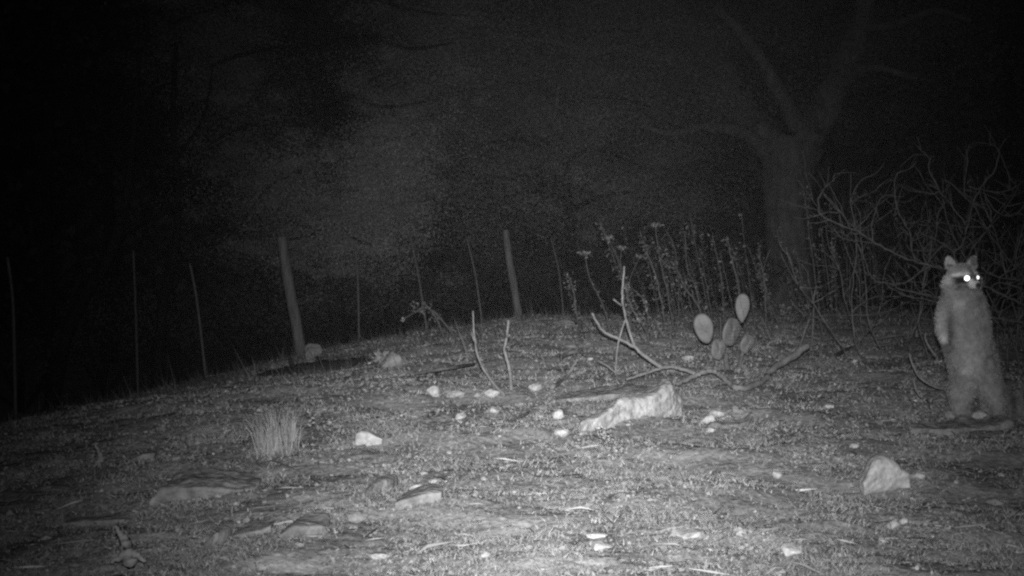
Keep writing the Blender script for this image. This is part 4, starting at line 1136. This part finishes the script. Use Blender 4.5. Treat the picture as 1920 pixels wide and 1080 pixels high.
bmesh_me.materials.clear(); bmesh_me.materials.append(M['fur'])
bmesh_me.polygons.foreach_set('use_smooth', [True]*len(bmesh_me.polygons))
rb = RP(1838, 787, 0); 
rac = empty('raccoon', rb, 'raccoon standing upright on its hind legs, eyes shining at the camera', 'raccoon')
bo = bpy.data.objects.new('body', bmesh_me); COL.objects.link(bo); bo.parent = rac
# fur: fine tapered hairs rooted on the body
nf = len(bmesh_me.polygons); cen = np.zeros(nf*3, np.float32); nor = np.zeros(nf*3, np.float32); ar = np.zeros(nf, np.float32)
bmesh_me.polygons.foreach_get('center', cen); bmesh_me.polygons.foreach_get('normal', nor); bmesh_me.polygons.foreach_get('area', ar)
cen = cen.reshape(-1,3).astype(float); nor = nor.reshape(-1,3).astype(float)
NH = 60000
k = RNG.choice(nf, NH, p=ar/ar.sum()); C = cen[k]+RNG.normal(size=(NH,3))*.0015; Nn = nor[k]
x, y, z = hloc(C); hd = (z > -.05) & (np.abs(x) < .085) & (y > -.08) & (y < .13)
px, py = proj(C)
ln = np.where(hd, .006, .011)*RNG.uniform(.6,1.3,NH)
ln = np.where(hd & (y > .05), .003, ln); ln = np.where(hd & (np.abs(x) > .04) & (z < 0), .016, ln)
ln = np.where(hd & (z > .045), .005, ln)
paw = (py > 643) & (py < 675) & (C[:,1] < DR-.07) & ((px < 1785)|((px>1848)&(px<1877))); ln = np.where(paw, .002, ln)
ln = np.where(py > 776, .005, ln); ln = np.where((px>1882)&(C[:,1]>DR+.08), .022, ln)
flow = np.tile(np.array([0.05,0,-1.0]), (NH,1)); flow = np.where(hd[:,None], -hf*1.0+hr*np.sign(x)[:,None]*.5-hu*.25, flow)
flow = flow-(flow*Nn).sum(1,keepdims=True)*Nn
D_ = Nn*.55+flow*.8+RNG.normal(size=(NH,3))*.22; D_ /= np.linalg.norm(D_,axis=1,keepdims=True)
Sd = np.cross(D_, Nn+RNG.normal(size=(NH,3))*.3); Sd /= np.linalg.norm(Sd,axis=1,keepdims=True)+1e-9
wdh = (.0009*RNG.uniform(.7,1.4,NH))[:,None]
Vh = np.stack([C-Sd*wdh, C+Sd*wdh, C+D_*ln[:,None]], 1)
tn = 1.2*tone_of(C)*RNG.uniform(.8,1.25,NH)
fu = fast_mesh('fur', Vh, 3, M['fur'], tn, rac); 
bmesh_me.transform(Matrix.Translation(-rb))
# eyes glowing in place of reflected flash, nose
def ico(name, c, r, m, parent, fr_=None, sub=3):
    b_ = bmesh.new(); bmesh.ops.create_icosphere(b_, subdivisions=sub, radius=1)
    ax = fr_ or (Vector((1,0,0)), Vector((0,1,0)), Vector((0,0,1)))
    if not hasattr(r, '__len__'): r = (r,r,r)
    vs = [tuple(c+ax[0]*v.co.x*r[0]+ax[1]*v.co.y*r[1]+ax[2]*v.co.z*r[2]) for v in b_.verts]; fs = [tuple(v.index for v in f.verts) for f in b_.faces]; b_.free()
    mb = MB(); mb.add(vs, fs); return mb.build(name, M[m], parent)
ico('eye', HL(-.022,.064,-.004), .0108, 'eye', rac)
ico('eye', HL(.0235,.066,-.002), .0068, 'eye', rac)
ico('nose', HL(0,.110,-.027), (.008,.006,.006), 'nose', rac, fr)

# ------------------------------------------------------------------ a label of its own for every repeat: counted off from the nearest thing one can find
def pix(o):
    q_ = o.matrix_basis.translation
    a_, b_ = proj(q_); return float(a_[0]), float(b_[0])
MARKS = {'stone': [((1185,770),'big pale rock'),((1370,790),'wing shaped stone'),((1670,890),'layered limestone block'),((688,820),'white tear shaped stone'),
   ((512,800),'tall grass tuft'),((380,915),'broad worn ledge'),((180,975),'low narrow ledge'),((565,990),'middle sloping ledge'),((790,914),'bright narrow stone'),
   ((1125,1028),'white chipped stone'),((1298,1010),'wide pale slab'),((1457,888),'round pale stone'),((1830,800),'raccoon slab'),((850,740),'row near the crest'),
   ((950,700),'two standing sticks'),((1370,690),'prickly pear'),((565,668),'thick wooden post'),((1685,985),'split pale stone'),((240,1010),'spiky pale stump'),((185,860),'small spiky stump'),((1160,700),'forked dead branch'),((960,900),'bright patch at the centre')]}
def ordinal(i): return ['first','second','third','fourth','fifth','sixth','seventh','eighth','ninth','tenth','eleventh','twelfth','thirteenth','fourteenth','fifteenth','sixteenth','seventeenth','eighteenth','nineteenth','twentieth','twenty-first','twenty-second','twenty-third','twenty-fourth','twenty-fifth','twenty-sixth','twenty-seventh','twenty-eighth','twenty-ninth','thirtieth','thirty-first','thirty-second','thirty-third','thirty-fourth','thirty-fifth','thirty-sixth','thirty-seventh','thirty-eighth'][i]
cells = {}
for o in COL.objects:
    if o.get('group','').startswith('small stones'):
        x, y = pix(o); mk = min(MARKS['stone'], key=lambda m_: (m_[0][0]-x)**2+((m_[0][1]-y)*1.6)**2)
        dx, dy = x-mk[0][0], (y-mk[0][1])*1.6
        side = ('right of' if dx > 0 else 'left of') if abs(dx) > abs(dy) else ('below' if dy > 0 else 'above')
        tone_ = 'grey' if 'lichen' in o.data.materials[0].name else 'pale'
        cells.setdefault((tone_, side, mk[1]), []).append((x, o))
for (tone_, side, nm), L in cells.items():
    L.sort(key=lambda t: t[0])
    for i, (x, o) in enumerate(L):
        if len(L) == 1: o['label'] = 'lone little %s stone %s the %s' % (tone_, side, nm)
        else: o['label'] = '%s of the small %s stones %s the %s' % (ordinal(i), tone_, side, nm)
for grp, txt in (('weed stalks in the thicket','dim weed behind the prickly pear, %s from the left'),
                 ('weed stalks behind the brush','dim weed behind the bare brush, %s from the left'),
                 ('bare shrubs in the dark brush','faint twiggy shrub deep in the brush, %s from the left'),
                 ('trees of the dark woods','far dark tree beyond the fence, %s from the left')):
    L = sorted([o for o in COL.objects if o.get('group') == grp], key=lambda o: pix(o)[0])
    for i, o in enumerate(L): o['label'] = txt % ordinal(i)
